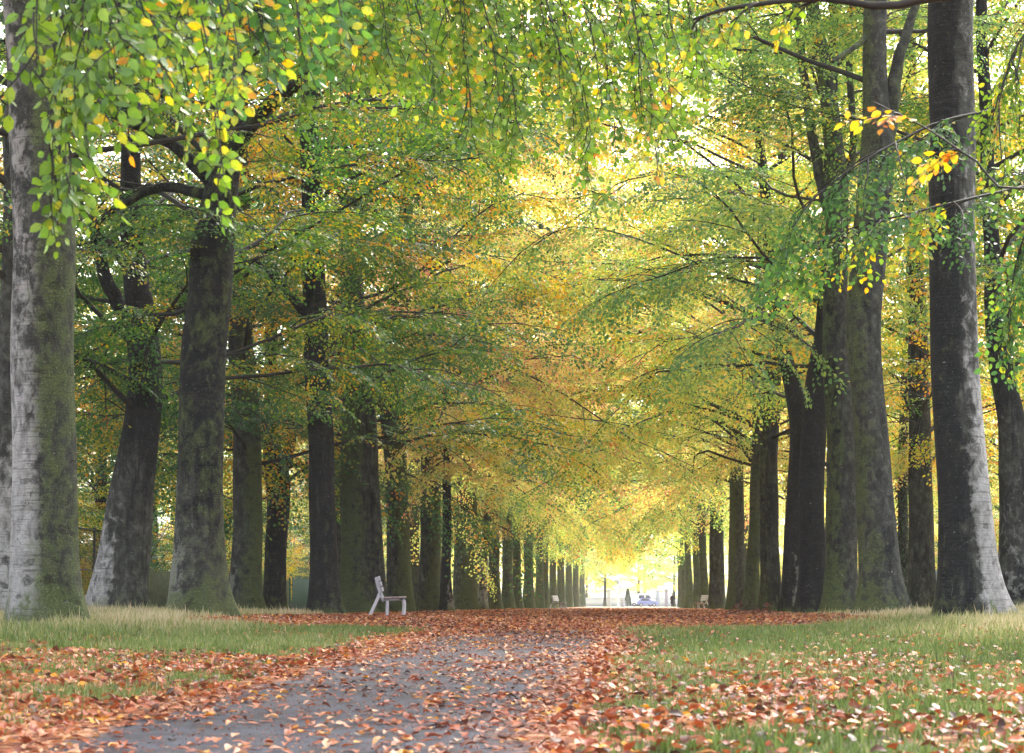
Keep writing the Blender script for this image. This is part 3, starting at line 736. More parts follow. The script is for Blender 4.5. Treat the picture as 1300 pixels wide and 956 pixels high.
P_ = lambda x, y, D: px(x, y, D)
def droopers(mb, rng, org, specs, kind, tint, gap=.16, spread=40, sc=(.75, 1.15), out=None):
    """hanging twigs; specs: list of world polylines"""
    for W in specs:
        pts = np.array(W, float); tt = np.linspace(0, 1, len(pts)); tf = np.linspace(0, 1, 12)
        P = np.stack([smooth_interp(tf, tt, pts[:, k]) for k in range(3)], -1) - org
        tube(mb, P, np.linspace(.008, .0025, 12), 4, 1)
        L = np.linalg.norm(np.diff(P, axis=0), axis=1).sum(); n = max(3, int(L / gap))
        pos, fwd, up, s_, ti = [], [], [], [], []
        t0 = tint + rng.normal(0, .10)
        for i in range(n):
            t = .08 + .92 * (i + rng.uniform(.1, .9)) / n; t = min(t, .99)
            p = np.array([np.interp(t, tf, P[:, k]) for k in range(3)]); q = np.array([np.interp(min(1, t + .1), tf, P[:, k]) for k in range(3)]); q0 = np.array([np.interp(t - .05, tf, P[:, k]) for k in range(3)])
            d = unit(q - q0) + rng.normal(0, .55, 3) * np.array([1, 1, .6]) + np.array([0, 0, -.15])
            pos.append(p); fwd.append(unit(d)); up.append(np.array([rng.normal(0, .6), -1 + rng.normal(0, .5), .7])); s_.append(rng.uniform(*sc)); ti.append(t0 + .12 * t + rng.normal(0, .10))
        place_sprays(mb, kind, np.array(pos), np.array(fwd), np.array(up), np.array(s_), np.array(ti), rng)

def near_tree(x, y, label, leaf, parts, seed, H=19, zlow=8.5, dens=20):
    rng = np.random.default_rng(seed)
    bz = float(ground_z(x, y)); org = np.array([x, y, bz])
    root = thing('beech_tree', label, 'tree', (x, y, bz), 'beeches of the avenue')
    me, axis = trunk_mesh('beech_trunk', rng, [0, .5, 2, 6, 10], [0, 0, 0, .05, .1], [.62, .48, .42, .36, .28], H, 32, 0, dict(pale=.4, moss=.35, wet=.35), [])
    link('trunk', me, M['bark'], root)
    link('crown', crown_mesh('beech_crown', rng, axis, H, zlow, 6.5, 'mid', dens, 7, 2.0, .5, .5), [M[leaf], M['twig']], root)
    for B in parts:
        mb = MB()
        pts = np.array(B['limb'], float); tt = np.linspace(0, 1, len(pts)); tf = np.linspace(0, 1, 16)
        P = np.stack([smooth_interp(tf, tt, pts[:, k]) for k in range(3)], -1)
        if 'droop' in B:
            tube(mb, P - org, np.linspace(B.get('r', .04), .01, 16), 8, 1)
            D0, x0, x1, n, env, slant = B['droop']
            specs = []
            for k in range(n):
                xa = x0 + (x1 - x0) * (k + rng.uniform(0, 1)) / n; D = D0 + rng.uniform(-.6, .6)
                yt = np.interp(xa, [e[0] for e in env], [e[1] for e in env]) * rng.uniform(.25, 1.08)
                sl = slant * (yt + 90) * rng.uniform(.5, 1.3)
                W0 = np.array(P_(xa - sl * .9, -95 + rng.uniform(-30, 20), D))
                k0 = np.argmin(np.linalg.norm(P - W0, axis=1))
                W = [P[k0], W0 + np.array([0, 0, .03]), np.array(P_(xa - sl * .25, -95 + (yt + 95) * .55, D - .1)), np.array(P_(xa, yt, D - .15))]
                specs.append(W)
            droopers(mb, rng, org, specs, 'droop', B.get('tint', .4), B.get('gap', .15), sc=B.get('sc', (.8, 1.2)))
        else:
            branch_with_sprays(mb, P - org, B.get('r', .05), B.get('kind', 'hero'), rng, B.get('tint', .45), B.get('nsub', 8), B.get('sub', 1.0), B.get('gap', .3), B.get('hang', .4), None, B.get('from', .4), B.get('sfrom', .4))
        link('branch', mb.mesh('overhanging_branch', True, True), [M[B.get('leaf', leaf)], M['twig']], root)
    return root

near_tree(-7.6, 10.5, 'near beech outside the left edge whose lime sprays hang across the top left corner', 'leaf_lime', [
    dict(limb=[(-7.5, 10.5, 4.6), (-5.0, 10, 4.4), P_(30, -170, 10.4), P_(180, -150, 10.2), P_(320, -140, 10.1)], droop=(10.2, 70, 310, 12, [(60, 120), (130, 110), (200, 150), (260, 265), (285, 285), (310, 170)], .33), tint=.30, sc=(.75, 1.05)),
    dict(limb=[(-7.5, 10.5, 4.2), (-5.2, 10.4, 4.3), P_(0, -160, 10.3), P_(70, -130, 10.1), P_(110, -120, 10)], droop=(10, 40, 130, 6, [(30, 90), (60, 335), (90, 300), (120, 250)], -.05), tint=.32),
    dict(limb=[(-7.5, 10.5, 5.2), (-5.0, 11.5, 5.4), P_(150, -170, 12.4), P_(300, -150, 12.2), P_(440, -140, 12)], droop=(12.2, 150, 440, 15, [(150, 60), (300, 140), (440, 90)], .30), tint=.30, leaf='leaf_green', gap=.17),
], 71, dens=22, zlow=9)
near_tree(-7.7, 18.5, 'beech outside the left edge whose bright lime sprays hang in the top middle', 'leaf_lime', [
    dict(limb=[(-7.6, 18.5, 7.4), (-4.5, 17.8, 7.4), P_(430, -190, 17.2), P_(600, -170, 17), P_(760, -150, 16.8), P_(860, -140, 16.6)], r=.06, droop=(17, 440, 870, 28, [(430, 60), (520, 170), (600, 180), (680, 240), (750, 250), (800, 235), (870, 150)], .30), tint=.36, gap=.15, sc=(.8, 1.15)),
    dict(limb=[(-7.6, 18.5, 7.8), (-4.0, 19.5, 7.9), P_(480, -190, 19.6), P_(700, -170, 19.5), P_(880, -150, 19.3)], r=.06, droop=(20.5, 400, 920, 34, [(400, 60), (520, 130), (700, 200), (800, 200), (900, 130)], .30), tint=.42, gap=.17, sc=(.85, 1.2)),
    dict(limb=[(-7.6, 18.5, 6.6), (-6, 18.5, 6.7), P_(330, -160, 18.6), P_(450, -140, 18.5)], r=.05, droop=(18.5, 260, 480, 14, [(260, 80), (380, 120), (480, 100)], .25), tint=.22, gap=.17, sc=(.9, 1.3)),
], 72, dens=24, zlow=8.5)
near_tree(5.4, 23, 'beech outside the right edge whose grey green spray hangs before two trunks', 'leaf_green', [
    dict(limb=[(5.3, 23, 5.8), (4.6, 22, 5.7), P_(1210, 150, 21), P_(1140, 180, 20.5), P_(1080, 215, 20), P_(1010, 270, 20)], r=.022, nsub=9, sub=.8, gap=.24, hang=.22, tint=.36, **{'from': .35, 'sfrom': .35}),
    dict(limb=[(5.3, 23, 5.2), (4.8, 22.5, 5.0), P_(1240, 250, 21.5), P_(1160, 270, 21), P_(1080, 290, 21), P_(985, 330, 21)], r=.018, nsub=10, sub=.7, gap=.24, hang=.22, tint=.40, **{'from': .3, 'sfrom': .35}),
    dict(limb=[(5.3, 23, 6.6), (4.8, 22.4, 6.7), P_(1340, 0, 21), P_(1290, 60, 20.6), P_(1268, 130, 20.4)], r=.03, nsub=8, sub=.7, gap=.26, hang=.5, tint=.5, leaf='leaf_lime', **{'from': .4, 'sfrom': .4}),
    dict(limb=[(5.3, 23, 5.4), (5.1, 22.5, 5.2), P_(1350, 230, 22), P_(1300, 300, 22), P_(1280, 390, 22)], r=.02, nsub=8, sub=.6, gap=.28, hang=.4, tint=.4, **{'from': .3, 'sfrom': .3}),
], 73, dens=22, zlow=9)
near_tree(5.3, 13.5, 'beech outside the right edge with a bare bough across the top right', 'leaf_mixed', [
    dict(limb=[(5.2, 13.5, 4.7), (4.0, 13.2, 4.3), P_(1230, -8, 13), P_(1125, 8, 13), P_(1040, -2, 13), P_(930, 10, 13), P_(880, 25, 13)], r=.05, nsub=3, sub=.4, gap=.6, hang=.5, tint=.5, leaf='leaf_lime', kind='droop', **{'from': .75, 'sfrom': .6}),
    dict(limb=[(5.2, 13.5, 3.6), (4.2, 13.2, 3.4), P_(1310, 240, 13), P_(1240, 205, 13), P_(1180, 165, 13), P_(1110, 130, 13)], r=.009, nsub=2, sub=.16, gap=.7, hang=.4, tint=.82, kind='droop', **{'from': .6, 'sfrom': .55}),
], 74, dens=18, zlow=9)

# ------------------------------------------------------------------ background woodland, shrubs
def bush_mesh(seed, w, h, n, kind='mid'):
    rng = np.random.default_rng(seed); mb = MB()
    u = rng.normal(0, 1, (n, 3)); u /= np.linalg.norm(u, axis=1)[:, None]
    r = rng.uniform(.35, 1, n) ** .5
    lump = 1 + .22 * np.sin(u[:, 0] * 5 + seed) * np.cos(u[:, 1] * 4 - seed) + .15 * np.sin(u[:, 2] * 7 + seed)
    p = u * (r * lump)[:, None] * np.array([w / 2, w / 2, h / 2]) + np.array([0, 0, h * .5])
    p[:, 2] = np.maximum(p[:, 2], .15)
    f = u + np.array([0, 0, -.25]) + rng.normal(0, .4, (n, 3))
    place_sprays(mb, kind, p - u * .3, f, np.array([0, 0, 1.]) + .5 * u + rng.normal(0, .3, (n, 3)), rng.uniform(.45, .85, n), np.clip(.5 + .2 * np.sin(p[:, 0] * 2 + p[:, 2] * 1.5) + rng.normal(0, .12, n), 0, 1), rng)
    for k in range(7):
        a = rng.uniform(0, 6.28); e = np.array([math.cos(a) * w * .3, math.sin(a) * w * .3, h * rng.uniform(.5, .9)])
        s = np.linspace(0, 1, 6)[:, None]
        tube(mb, e * s ** np.array([1.3, 1.3, 1]), np.linspace(.04, .01, 6), 5, 1)
    return mb.mesh('shrub_foliage', True, True)
BUSH = [bush_mesh(3, 4.0, 4.2, 420), bush_mesh(4, 4.6, 3.4, 420), bush_mesh(6, 3.4, 2.4, 300), bush_mesh(8, 4.2, 6.0, 520)]
def shrub(x, y, k, leaf, label, group=None, s=1.0, rz=0):
    o = thing('shrub', label, 'shrub', (x, y, float(ground_z(x, y)) - .03), group, rz)
    b = link('foliage', BUSH[k], [M[leaf], M['twig']], o); b.scale = (s, s, s)
    return o
rs = random.Random(3)
for i, y in enumerate(np.arange(50, 318, 6.5)):
    leaf = ['leaf_dark_shrub', 'leaf_deep', 'leaf_gold', 'leaf_green', 'leaf_mixed', 'leaf_deep'][i % 6]
    lab = {'leaf_dark_shrub': 'dark evergreen shrub behind the left hand fences', 'leaf_deep': 'deep green shrub behind the left hand fences', 'leaf_gold': 'golden shrub glowing behind the left hand fences',
           'leaf_green': 'fresh green shrub behind the left hand fences', 'leaf_mixed': 'green and yellow shrub behind the left hand fences'}[leaf]
    shrub(-21 + rs.uniform(-1.5, 1), y, rs.choice([0, 1, 3]), leaf, lab, 'shrubs behind the fences', rs.uniform(.9, 1.3), rs.uniform(0, 6))
for i, y in enumerate(np.arange(46, 300, 7.0)):
    leaf = ['leaf_gold', 'leaf_mixed', 'leaf_green', 'leaf_gold', 'leaf_deep'][i % 5]
    lab = {'leaf_gold': 'golden yellow shrub beyond the right row of beeches', 'leaf_mixed': 'yellowing shrub beyond the right row of beeches', 'leaf_green': 'green shrub beyond the right row of beeches', 'leaf_deep': 'deep green shrub beyond the right row of beeches'}[leaf]
    shrub(17 + rs.uniform(-1, 1.5), y, rs.choice([0, 1, 3]), leaf, lab, 'shrubs beyond the right row', rs.uniform(.9, 1.3), rs.uniform(0, 6))

def bg_tree(x, y, v, leaf, label, group, sc=.9, tall=.62):
    rng = np.random.default_rng(int(x * 7 + y * 13) % 9999)
    bz = float(ground_z(x, y))
    o = thing('woodland_tree', label, 'tree', (x, y, bz), group)
    me, _ = trunk_mesh('woodland_trunk', rng, [0, .5, 2, 6], [0, 0, .05, .1], [.42, .3, .26, .2], 17, 12, 0, dict(moss=.3, wet=.5))
    link('trunk', me, M['bark'], o)
    c = link('crown', shared_crown('mid' if y < 125 else 'far', v), [M[leaf], M['twig']], o)
    c.rotation_euler = (0, 0, rng.uniform(0, 6.28)); c.scale = (sc * .9, sc * .9, sc * tall); c.location.z = -1.2
for k, (x, y, leaf, lab) in enumerate(((-15.5, 47, 'leaf_green', 'dense green tree between the left back row and the black mesh fence'), (-19.5, 60, 'leaf_mixed', 'half yellow tree just behind the black mesh fence'), (-20, 77, 'leaf_deep', 'deep green tree rising behind the low paling fence'),
        (-22, 94, 'leaf_gold', 'golden tree rising behind the teal fence'), (14.5, 52, 'leaf_mixed', 'half yellow tree behind the trunk at the right edge'), (15.5, 74, 'leaf_gold', 'golden tree in front of the blue grey boards on the right'), (18, 96, 'leaf_yellow_green', 'yellow green tree behind the blue grey boards'))):
    bg_tree(x, y, k % 3, leaf, lab, 'woodland trees close to the avenue', 1.0, .85)
for i in range(24):
    y = 50 + i * 11; x = -27 - rs.uniform(0, 5)
    leaf = ['leaf_deep', 'leaf_mixed', 'leaf_green', 'leaf_gold'][i % 4]
    bg_tree(x, y, i % 3, leaf, 'leafy woodland tree far behind the left fences, ' + {'leaf_deep': 'deep green', 'leaf_mixed': 'half yellow', 'leaf_green': 'green', 'leaf_gold': 'golden'}[leaf], 'woodland trees on the left', rs.uniform(.85, 1.1))
for i in range(22):
    y = 48 + i * 11; x = 23 + rs.uniform(0, 5)
    leaf = ['leaf_gold', 'leaf_mixed', 'leaf_green'][i % 3]
    bg_tree(x, y, i % 3, leaf, 'leafy woodland tree far behind the right row, ' + {'leaf_mixed': 'half yellow', 'leaf_green': 'green', 'leaf_gold': 'golden'}[leaf], 'woodland trees on the right', rs.uniform(.85, 1.1))

# ------------------------------------------------------------------ fences
def at_line(X, pxl): return X * F / (pxl - VX)
FX = -17.0
def mesh_fence(y0, y1):
    z0 = float(ground_z(FX, (y0 + y1) / 2)); H = 2.7
    r = thing('mesh_fence', 'tall black steel mesh fence behind the leftmost trunks', 'fence', (FX, y0, z0))
    n = int((y1 - y0) / 2.5)
    for k in range(n + 1):
        mb = MB(); box(mb, (0, k * 2.5, H / 2), (.07, .07, H), bev=.008); link('post', mb.mesh('fence_post', False), M['black_metal'], r)
    for k in range(n):
        mb = MB()
        for z in (.12, H * .5, H - .08): box(mb, (0, k * 2.5 + 1.25, z), (.04, 2.42, .045))
        for j in range(1, 25): box(mb, (.004, k * 2.5 + j * .1, H / 2), (.008, .008, H - .2))
        for z in np.arange(.3, H - .2, .2): box(mb, (-.006, k * 2.5 + 1.25, z), (.008, 2.42, .008))
        link('mesh_panel', mb.mesh('fence_mesh_panel', False), M['black_metal'], r)
mesh_fence(45, 70)
def paling_fence(y0, y1, H, mat, label, x=FX, gap=.14, w=.10, name='paling_fence'):
    z0 = float(ground_z(x, (y0 + y1) / 2)); r = thing(name, label, 'fence', (x, y0, z0)); rg = np.random.default_rng(9)
    L = y1 - y0
    mb = MB()
    for k in range(int(L / gap)):
        h = H * rg.uniform(.94, 1.05); y = k * gap
        rot = rotx(rg.normal(0, .012))
        box(mb, (.02, y, h / 2), (.022, w, h), rot)
        v = np.array([(.009, y - w / 2, h), (.009, y + w / 2, h), (.009, y, h + .07), (.031, y - w / 2, h), (.031, y + w / 2, h), (.031, y, h + .07)]) + np.array([0, 0, -.002])
        mb.add(v, [np.array([[0, 1, 2], [3, 5, 4]]), np.array([[0, 2, 5, 3], [1, 4, 5, 2]])])
    link('palings', mb.mesh('fence_palings', False), mat, r)
    mb = MB()
    for z in (.35, H - .3): box(mb, (-.03, L / 2, z), (.05, L, .08))
    link('rails', mb.mesh('fence_rails', False), mat, r)
    for k in range(int(L / 2.4) + 1):
        mb = MB(); box(mb, (-.12, k * 2.4, H / 2), (.1, .1, H + .1), bev=.01); link('post', mb.mesh('fence_post', False), mat, r)
paling_fence(71, 102, 1.45, M['fence_wood'], 'low weathered wooden paling fence between trunks on the left')
paling_fence(103, 111, 1.6, M['teal_wood'], 'teal painted paling fence glimpsed left of the straight blackish trunk')
paling_fence(80, 112, 1.8, M['blue_boards'], 'blue grey board fence glimpsed left of the big lilac trunk', x=14.2, gap=.16, w=.15, name='board_fence')

# ------------------------------------------------------------------ ground, path
def litter_amount(x, y):
    """how thickly fallen leaves lie: 0..1"""
    x = np.asarray(x, float); y = np.asarray(y, float)
    onpath = (x > -2.9) & (x < -.4)
    ci = lambda v, a, b: np.clip((v - a) / (b - a), 0, 1)
    far = ci(y, 29, 35) * (1 - ci(np.abs(x + 1.2), 5.2, 7.5))
    near_left = (1 - ci(y, 19.5, 24)) * (x < -2.9) * (.72 + .22 * np.sin(x * 1.7 + y) * np.sin(y * 1.5 - x))
    edge_l = np.exp(-np.abs(x + 3.1) / .55) * (y < 40) * .95
    edge_r = np.exp(-np.abs(x + .25) / .45) * (y < 40) * .85
    near_right = (1 - ci(y, 12, 22)) * (x > -.4) * (.40 + .30 * np.sin(x * 1.9 + y * .7) * np.sin(y * 1.3 - x * .8)) + .13 * (x > -.4)
    p = onpath * (.21 + .34 * ci(x, -1.5, -.5) * ci(26 - y, 0, 9) + .20 * ci(y, 24, 30))
    lv = .26 * (x < -2.9)
    return np.clip(np.maximum.reduce([far, near_left, edge_l, edge_r, near_right, p, lv]), 0, 1)

def grid_sheet(name, xs, ys, off, mat, kind='structure'):
    X, Y = np.meshgrid(xs, ys); Z = ground_z(X, Y) + off
    nx, ny = len(xs), len(ys)
    i = np.arange(ny - 1)[:, None] * nx; j = np.arange(nx - 1)[None, :]
    q = np.stack([i + j, i + j + 1, i + nx + j + 1, i + nx + j], -1).reshape(-1, 4)
    la = litter_amount(X, Y) * np.clip((320 - Y) / 20, 0, 1)
    me = make_mesh(name, np.stack([X, Y, Z], -1).reshape(-1, 3), [q], True, {'litter': ('POINT', la.ravel())})
    o = link(name, me, mat); tag(o, kind=kind); return o
gx = np.concatenate([np.linspace(-240, -30, 15), np.arange(-28, -12, 1.), np.arange(-12, 11, .25), np.arange(11, 28, 1.), np.linspace(30, 240, 15)])
gy = np.concatenate([np.linspace(-40, 0, 10), np.arange(1, 45, .3), np.arange(45, 130, 1.5), np.linspace(132, 620, 60)])
grid_sheet('ground', gx, gy, 0.0, M['ground'])
grid_sheet('path', np.linspace(-2.9, -.4, 11), np.concatenate([np.arange(-10, 45, .3), np.arange(45, 130, 1.5), np.linspace(132, 305, 60)]), .006, M['path'])
pl = MB(); pl.add([(-60, 306, .008), (60, 306, .008), (60, 420, .008), (-60, 420, .008)], [np.array([[0, 1, 2, 3]])]); 
tag(link('plaza_pavement', pl.mesh('plaza_pavement', False), M['plaza']), kind='structure')

# ------------------------------------------------------------------ fallen leaves
def curled_leaf(rng, curl, fold):
    u = np.array([0, .25, .55, .8, 1.0]); w = np.array([.02, .26, .30, .18, .01])
    v = []
    for a, b in zip(u, w):
        zc = curl * (math.sin(a * 3.14) - .3) * .35 + rng.normal(0, .02)
        v += [(-b, a - .5, zc + fold * b + rng.normal(0, .025)), (0, a - .5, zc), (b, a - .5, zc + fold * b + rng.normal(0, .025))]
    q = []
    for i in range(4):
        k = i * 3; q += [[k, k + 1, k + 4, k + 3], [k + 1, k + 2, k + 5, k + 4]]
    return np.array(v), np.array(q)
def scatter_leaves(pts, sizes, tints, tilt, rng, lift):
    mb = MB(); which = rng.integers(0, 8, len(pts))
    for k in range(8):
        lv, lq = curled_leaf(rng, rng.uniform(-.55, .8), rng.uniform(-.15, .55))
        idx = np.where(which == k)[0]; n = len(idx)
        if not n: continue
        up = np.stack([rng.normal(0, tilt[idx]), rng.normal(0, tilt[idx]), np.ones(n)], -1)
        up /= np.linalg.norm(up, axis=1)[:, None]
        a = rng.uniform(0, 6.28, n); f = np.stack([np.cos(a), np.sin(a), np.zeros(n)], -1)
        f -= up * (f * up).sum(1, keepdims=True)
        R = rot_frames(f, up)
        v = np.einsum('nij,kj->nki', R, lv) * sizes[idx, None, None]
        v[:, :, 2] -= v[:, :, 2].min(1, keepdims=True) * .8
        v += pts[idx, None, :]; v[:, :, 2] += lift[idx, None]
        q = (np.arange(n)[:, None, None] * len(lv) + lq[None]).reshape(-1, 4)
        mb.add(v.reshape(-1, 3), [q], 0, np.repeat(tints[idx], len(lq)))
    return mb
rl = np.random.default_rng(21)
def sample_wedge(n, y0, y1, xr=None, power=1.0):
    y = y0 + (y1 - y0) * rl.random(n) ** power
    hw0, hw1 = (-800 - 40) / F * y, (500 + 40) / F * y
    x = hw0 + (hw1 - hw0) * rl.random(n)
    if xr: x = xr[0] + (xr[1] - xr[0]) * rl.random(n)
    return x, y
pts = []; 
x, y = sample_wedge(150000, 7.5, 36); k = rl.random(len(x)) < (litter_amount(x, y) ** 1.3 + .015) * (0.35 + .65 * (np.sin(x * 2.1 + y * .9) * np.sin(y * 1.7 - x) > -.35)) * np.clip(y / 24, .25, 1)
xa, ya = x[k], y[k]
x, y = sample_wedge(120000, 34, 130, (-7.5, 6), 1.6); k = rl.random(len(x)) < litter_amount(x, y)
xb, yb = x[k], y[k]
X = np.concatenate([xa, xb]); Y = np.concatenate([ya, yb])
onp = (X > -2.9) & (X < -.4)
Z = ground_z(X, Y) + .008
size = rl.uniform(.032, .092, len(X)) * np.where(Y > 36, 1 + (Y - 36) / 100, 1)
tilt = np.where(onp & (Y < 28), .12, .36)
la = litter_amount(X, Y)
lift = np.where(onp & (Y < 30), rl.uniform(0, .01, len(X)), (rl.uniform(0, .045, len(X)) * la + .05 * rl.random(len(X)) * (X > -.4)) * np.clip((34 - Y) / 8, .15, 1))
tint = np.clip(rl.normal(.50, .28, len(X)) + .08 * np.sin(X * .9 + Y * .4), 0, .93)
tint = np.where(rl.random(len(X)) < .05, 1.0, tint)
xc, yc = sample_wedge(13000, 9, 32, (-2.9, -.4)); nc = len(xc)
X = np.concatenate([X, xc]); Y = np.concatenate([Y, yc]); Z = np.concatenate([Z, ground_z(xc, yc) + .008])
size = np.concatenate([size, rl.uniform(.006, .024, nc)]); tilt = np.concatenate([tilt, np.full(nc, .15)]); tint = np.concatenate([tint, rl.uniform(0, .7, nc)]); lift = np.concatenate([lift, np.zeros(nc)])
o = link('fallen_leaves', scatter_leaves(np.stack([X, Y, Z], -1), size, tint, tilt, rl, lift).mesh('fallen_leaves', True, True), M['leaf_litter'])
tag(o, 'red brown and orange fallen leaves strewn over path and verges', 'leaves', kind='stuff')

# ------------------------------------------------------------------ grass
def grass_blades(n_try):
    rg = np.random.default_rng(31)
    y = 8 + 40 * rg.random(n_try) ** 1.0
    hw0, hw1 = -840 / F * y, 540 / F * y
    x = hw0 + (hw1 - hw0) * rg.random(n_try)
    clump = np.sin(x * 3.1 + np.sin(y * 2.3) * 1.4) * np.sin(y * 2.7 + x * 1.1)
    la = litter_amount(x, y)
    ok = ((x < -3.05) | (x > -.25)) & (rg.random(n_try) < np.clip(1.05 - la * np.where(y > 29, 1.02, .75), 0, 1) * (.45 + .55 * clump) * (.62 + .38 * np.sin(x * .9 + 2) * np.sin(y * .8 + x * .3)) * np.clip(y / 22, .3, 1))
    ok &= ~((x > -7) & (x < 3) & (y > 32) & (rg.random(n_try) < .88))
    x, y, clump, la = x[ok], y[ok], clump[ok], la[ok]; n = len(x)
    row = np.clip(np.maximum(-4.8 - x, x - 2.6) / 2.2, 0, 1)            # taller, paler grass towards the trunks
    row = np.clip(row * np.clip((y - 20) / 8, 0, 1) + .25 * np.clip((y - 34) / 6, 0, 1), 0, 1)
    h = rg.uniform(.06, .13, n) + row * rg.uniform(.0, .15, n) * (.7 + .4 * clump); h *= np.where(rg.random(n) < .06, 1.5, 1)
    h *= 1 - .35 * la
    w = rg.uniform(.0035, .0065, n) * (1 + y / 50)
    a = rg.uniform(0, 6.28, n); lean = rg.uniform(.05, .55, n) * h; la_ = rg.uniform(0, 6.28, n)
    sx, sy = np.cos(a) * w, np.sin(a) * w; lx, ly = np.cos(la_) * lean, np.sin(la_) * lean
    z = ground_z(x, y) - .01
    v = np.empty((n, 5, 3))
    v[:, 0] = np.stack([x - sx, y - sy, z], -1); v[:, 1] = np.stack([x + sx, y + sy, z], -1)
    v[:, 2] = np.stack([x + sx * .8 + lx * .35, y + sy * .8 + ly * .35, z + h * .55], -1); v[:, 3] = np.stack([x - sx * .8 + lx * .35, y - sy * .8 + ly * .35, z + h * .55], -1)
    v[:, 4] = np.stack([x + lx, y + ly, z + h], -1)
    base = np.arange(n)[:, None] * 5
    t = np.clip(.27 + .40 * row + .12 * np.sin(x * .8 + 1) * np.sin(y * .45) + rg.normal(0, .17, n) + .10 * clump + .12 * la, 0, 1)
    mb = MB(); mb.add(v.reshape(-1, 3), [base + np.array([[0, 1, 2, 3]]), base + np.array([[3, 2, 4]])], 0, None)
    mb.t[4] = [t]; mb.t[3] = [t]
    return mb
o = link('grass', grass_blades(1150000).mesh('grass', True, True), M['grass'])
tag(o, 'green verge grass turning straw coloured around the trunks', 'grass', kind='stuff')

# dry leafy twig lying on the right verge
def fallen_twig():
    rg = np.random.default_rng(44); x0, y0 = (950 - VX) / F * 46, 46
    r = thing('fallen_branch', 'dry fallen branch with brown leaves lying on the right verge', 'branch', (x0, y0, float(ground_z(x0, y0)) + .04))
    mb = MB(); tube(mb, [(-.5, 0, .02), (-.2, .05, .10), (.15, 0, .12), (.5, .1, .05)], [.014, .012, .009, .005], 5)
    link('stem', mb.mesh('fallen_stem'), M['twig'], r)
    n = 46; p = np.stack([rg.uniform(-.45, .5, n), rg.normal(0, .1, n), rg.uniform(.02, .26, n)], -1)
    v, q, t = leaves_from(p, rg.normal(0, 1, (n, 3)), rg.normal(0, 1, (n, 3)), rg.uniform(.09, .15, n), rg.uniform(0, .35, n))
    mb = MB(); mb.add(v, [q], 0, t); link('dead_leaves', mb.mesh('dead_leaves', True, True), M['leaf_litter'], r)
fallen_twig()

# ------------------------------------------------------------------ benches
def make_bench(name, label, loc, rz):
    """local: bench faces +X, its length runs along +Y (0 .. 1.7)"""
    r = thing(name, label, 'bench', loc, 'benches along the path', rz)
    L = 1.7
    def bar(P, w, t, part, y, mat='bench_paint'):
        mb = MB(); P = np.array(P, float)
        tf = np.linspace(0, 1, 16); tt = np.linspace(0, 1, len(P))
        c = np.stack([smooth_interp(tf, tt, P[:, 0]), smooth_interp(tf, tt, P[:, 1])], -1)
        T_ = np.gradient(c, axis=0); T_ /= np.linalg.norm(T_, axis=1)[:, None]; Nn = np.stack([-T_[:, 1], T_[:, 0]], -1)
        a, b = c + Nn * w / 2, c - Nn * w / 2
        n = len(c)
        v = np.concatenate([np.stack([a[:, 0], np.full(n, y - t / 2), a[:, 1]], -1), np.stack([b[:, 0], np.full(n, y - t / 2), b[:, 1]], -1),
                            np.stack([b[:, 0], np.full(n, y + t / 2), b[:, 1]], -1), np.stack([a[:, 0], np.full(n, y + t / 2), a[:, 1]], -1)])
        q = []
        for k in range(4):
            k2 = (k + 1) % 4
            for i in range(n - 1): q.append([k * n + i, k * n + i + 1, k2 * n + i + 1, k2 * n + i])
        q += [[0, n, 2 * n, 3 * n], [n - 1, 4 * n - 1, 3 * n - 1, 2 * n - 1]]
        mb.add(v, [np.array(q)]); link(part, mb.mesh(part, False), M[mat], r)
    for y in (.12, L - .12):
        bar([(-.30, 0), (-.21, .20), (-.12, .40), (-.07, .52)], .06, .05, 'rear_leg', y)
        bar([(.44, 0), (.455, .20), (.45, .33), (.40, .385), (.34, .40)], .055, .05, 'front_leg', y)
        bar([(.085, 0), (.09, .2), (.095, .38)], .05, .05, 'middle_leg', y)
        bar([(.02, .34), (-.05, .50), (-.11, .68), (-.15, .86)], .06, .05, 'back_support', y)
        bar([(.0, .372), (.2, .376), (.42, .383)], .045, .05, 'seat_rail', y)
    for k, xx in enumerate((.05, .15, .25, .35, .445)):
        mb = MB(); box(mb, (xx, L / 2, .415 + .003 * k), (.085, L, .036), roty(-.03), bev=.008); link('seat_slat', mb.mesh('seat_slat', False), M['bench_seat'], r)
    for (xx, zz, a) in ((-.02, .60, -.25), (-.055, .715, -.25), (-.09, .83, -.25)):
        mb = MB(); box(mb, (xx, L / 2, zz), (.042, L, .098), roty(a), bev=.01); link('back_slat', mb.mesh('back_slat', False), M['bench_paint'], r)
    return r
bx, by = (487 - VX) / F * 44, 44.0
b0 = make_bench('park_bench', 'lilac grey slatted bench seen from its end on the left verge', (bx, by, float(ground_z(bx, by)) + .0), math.radians(7.6))
bx, by = (703 - VX) / F * 126, 126.0
copy_tree(b0, (bx, by, float(ground_z(bx, by))), math.radians(-9), 'far slatted bench under the hazy trunks on the left')
bx, by = (889 - VX) / F * 122, 122.0
copy_tree(b0, (bx, by, float(ground_z(bx, by))), math.radians(180 + 9), 'far slatted bench with its back to the right row')

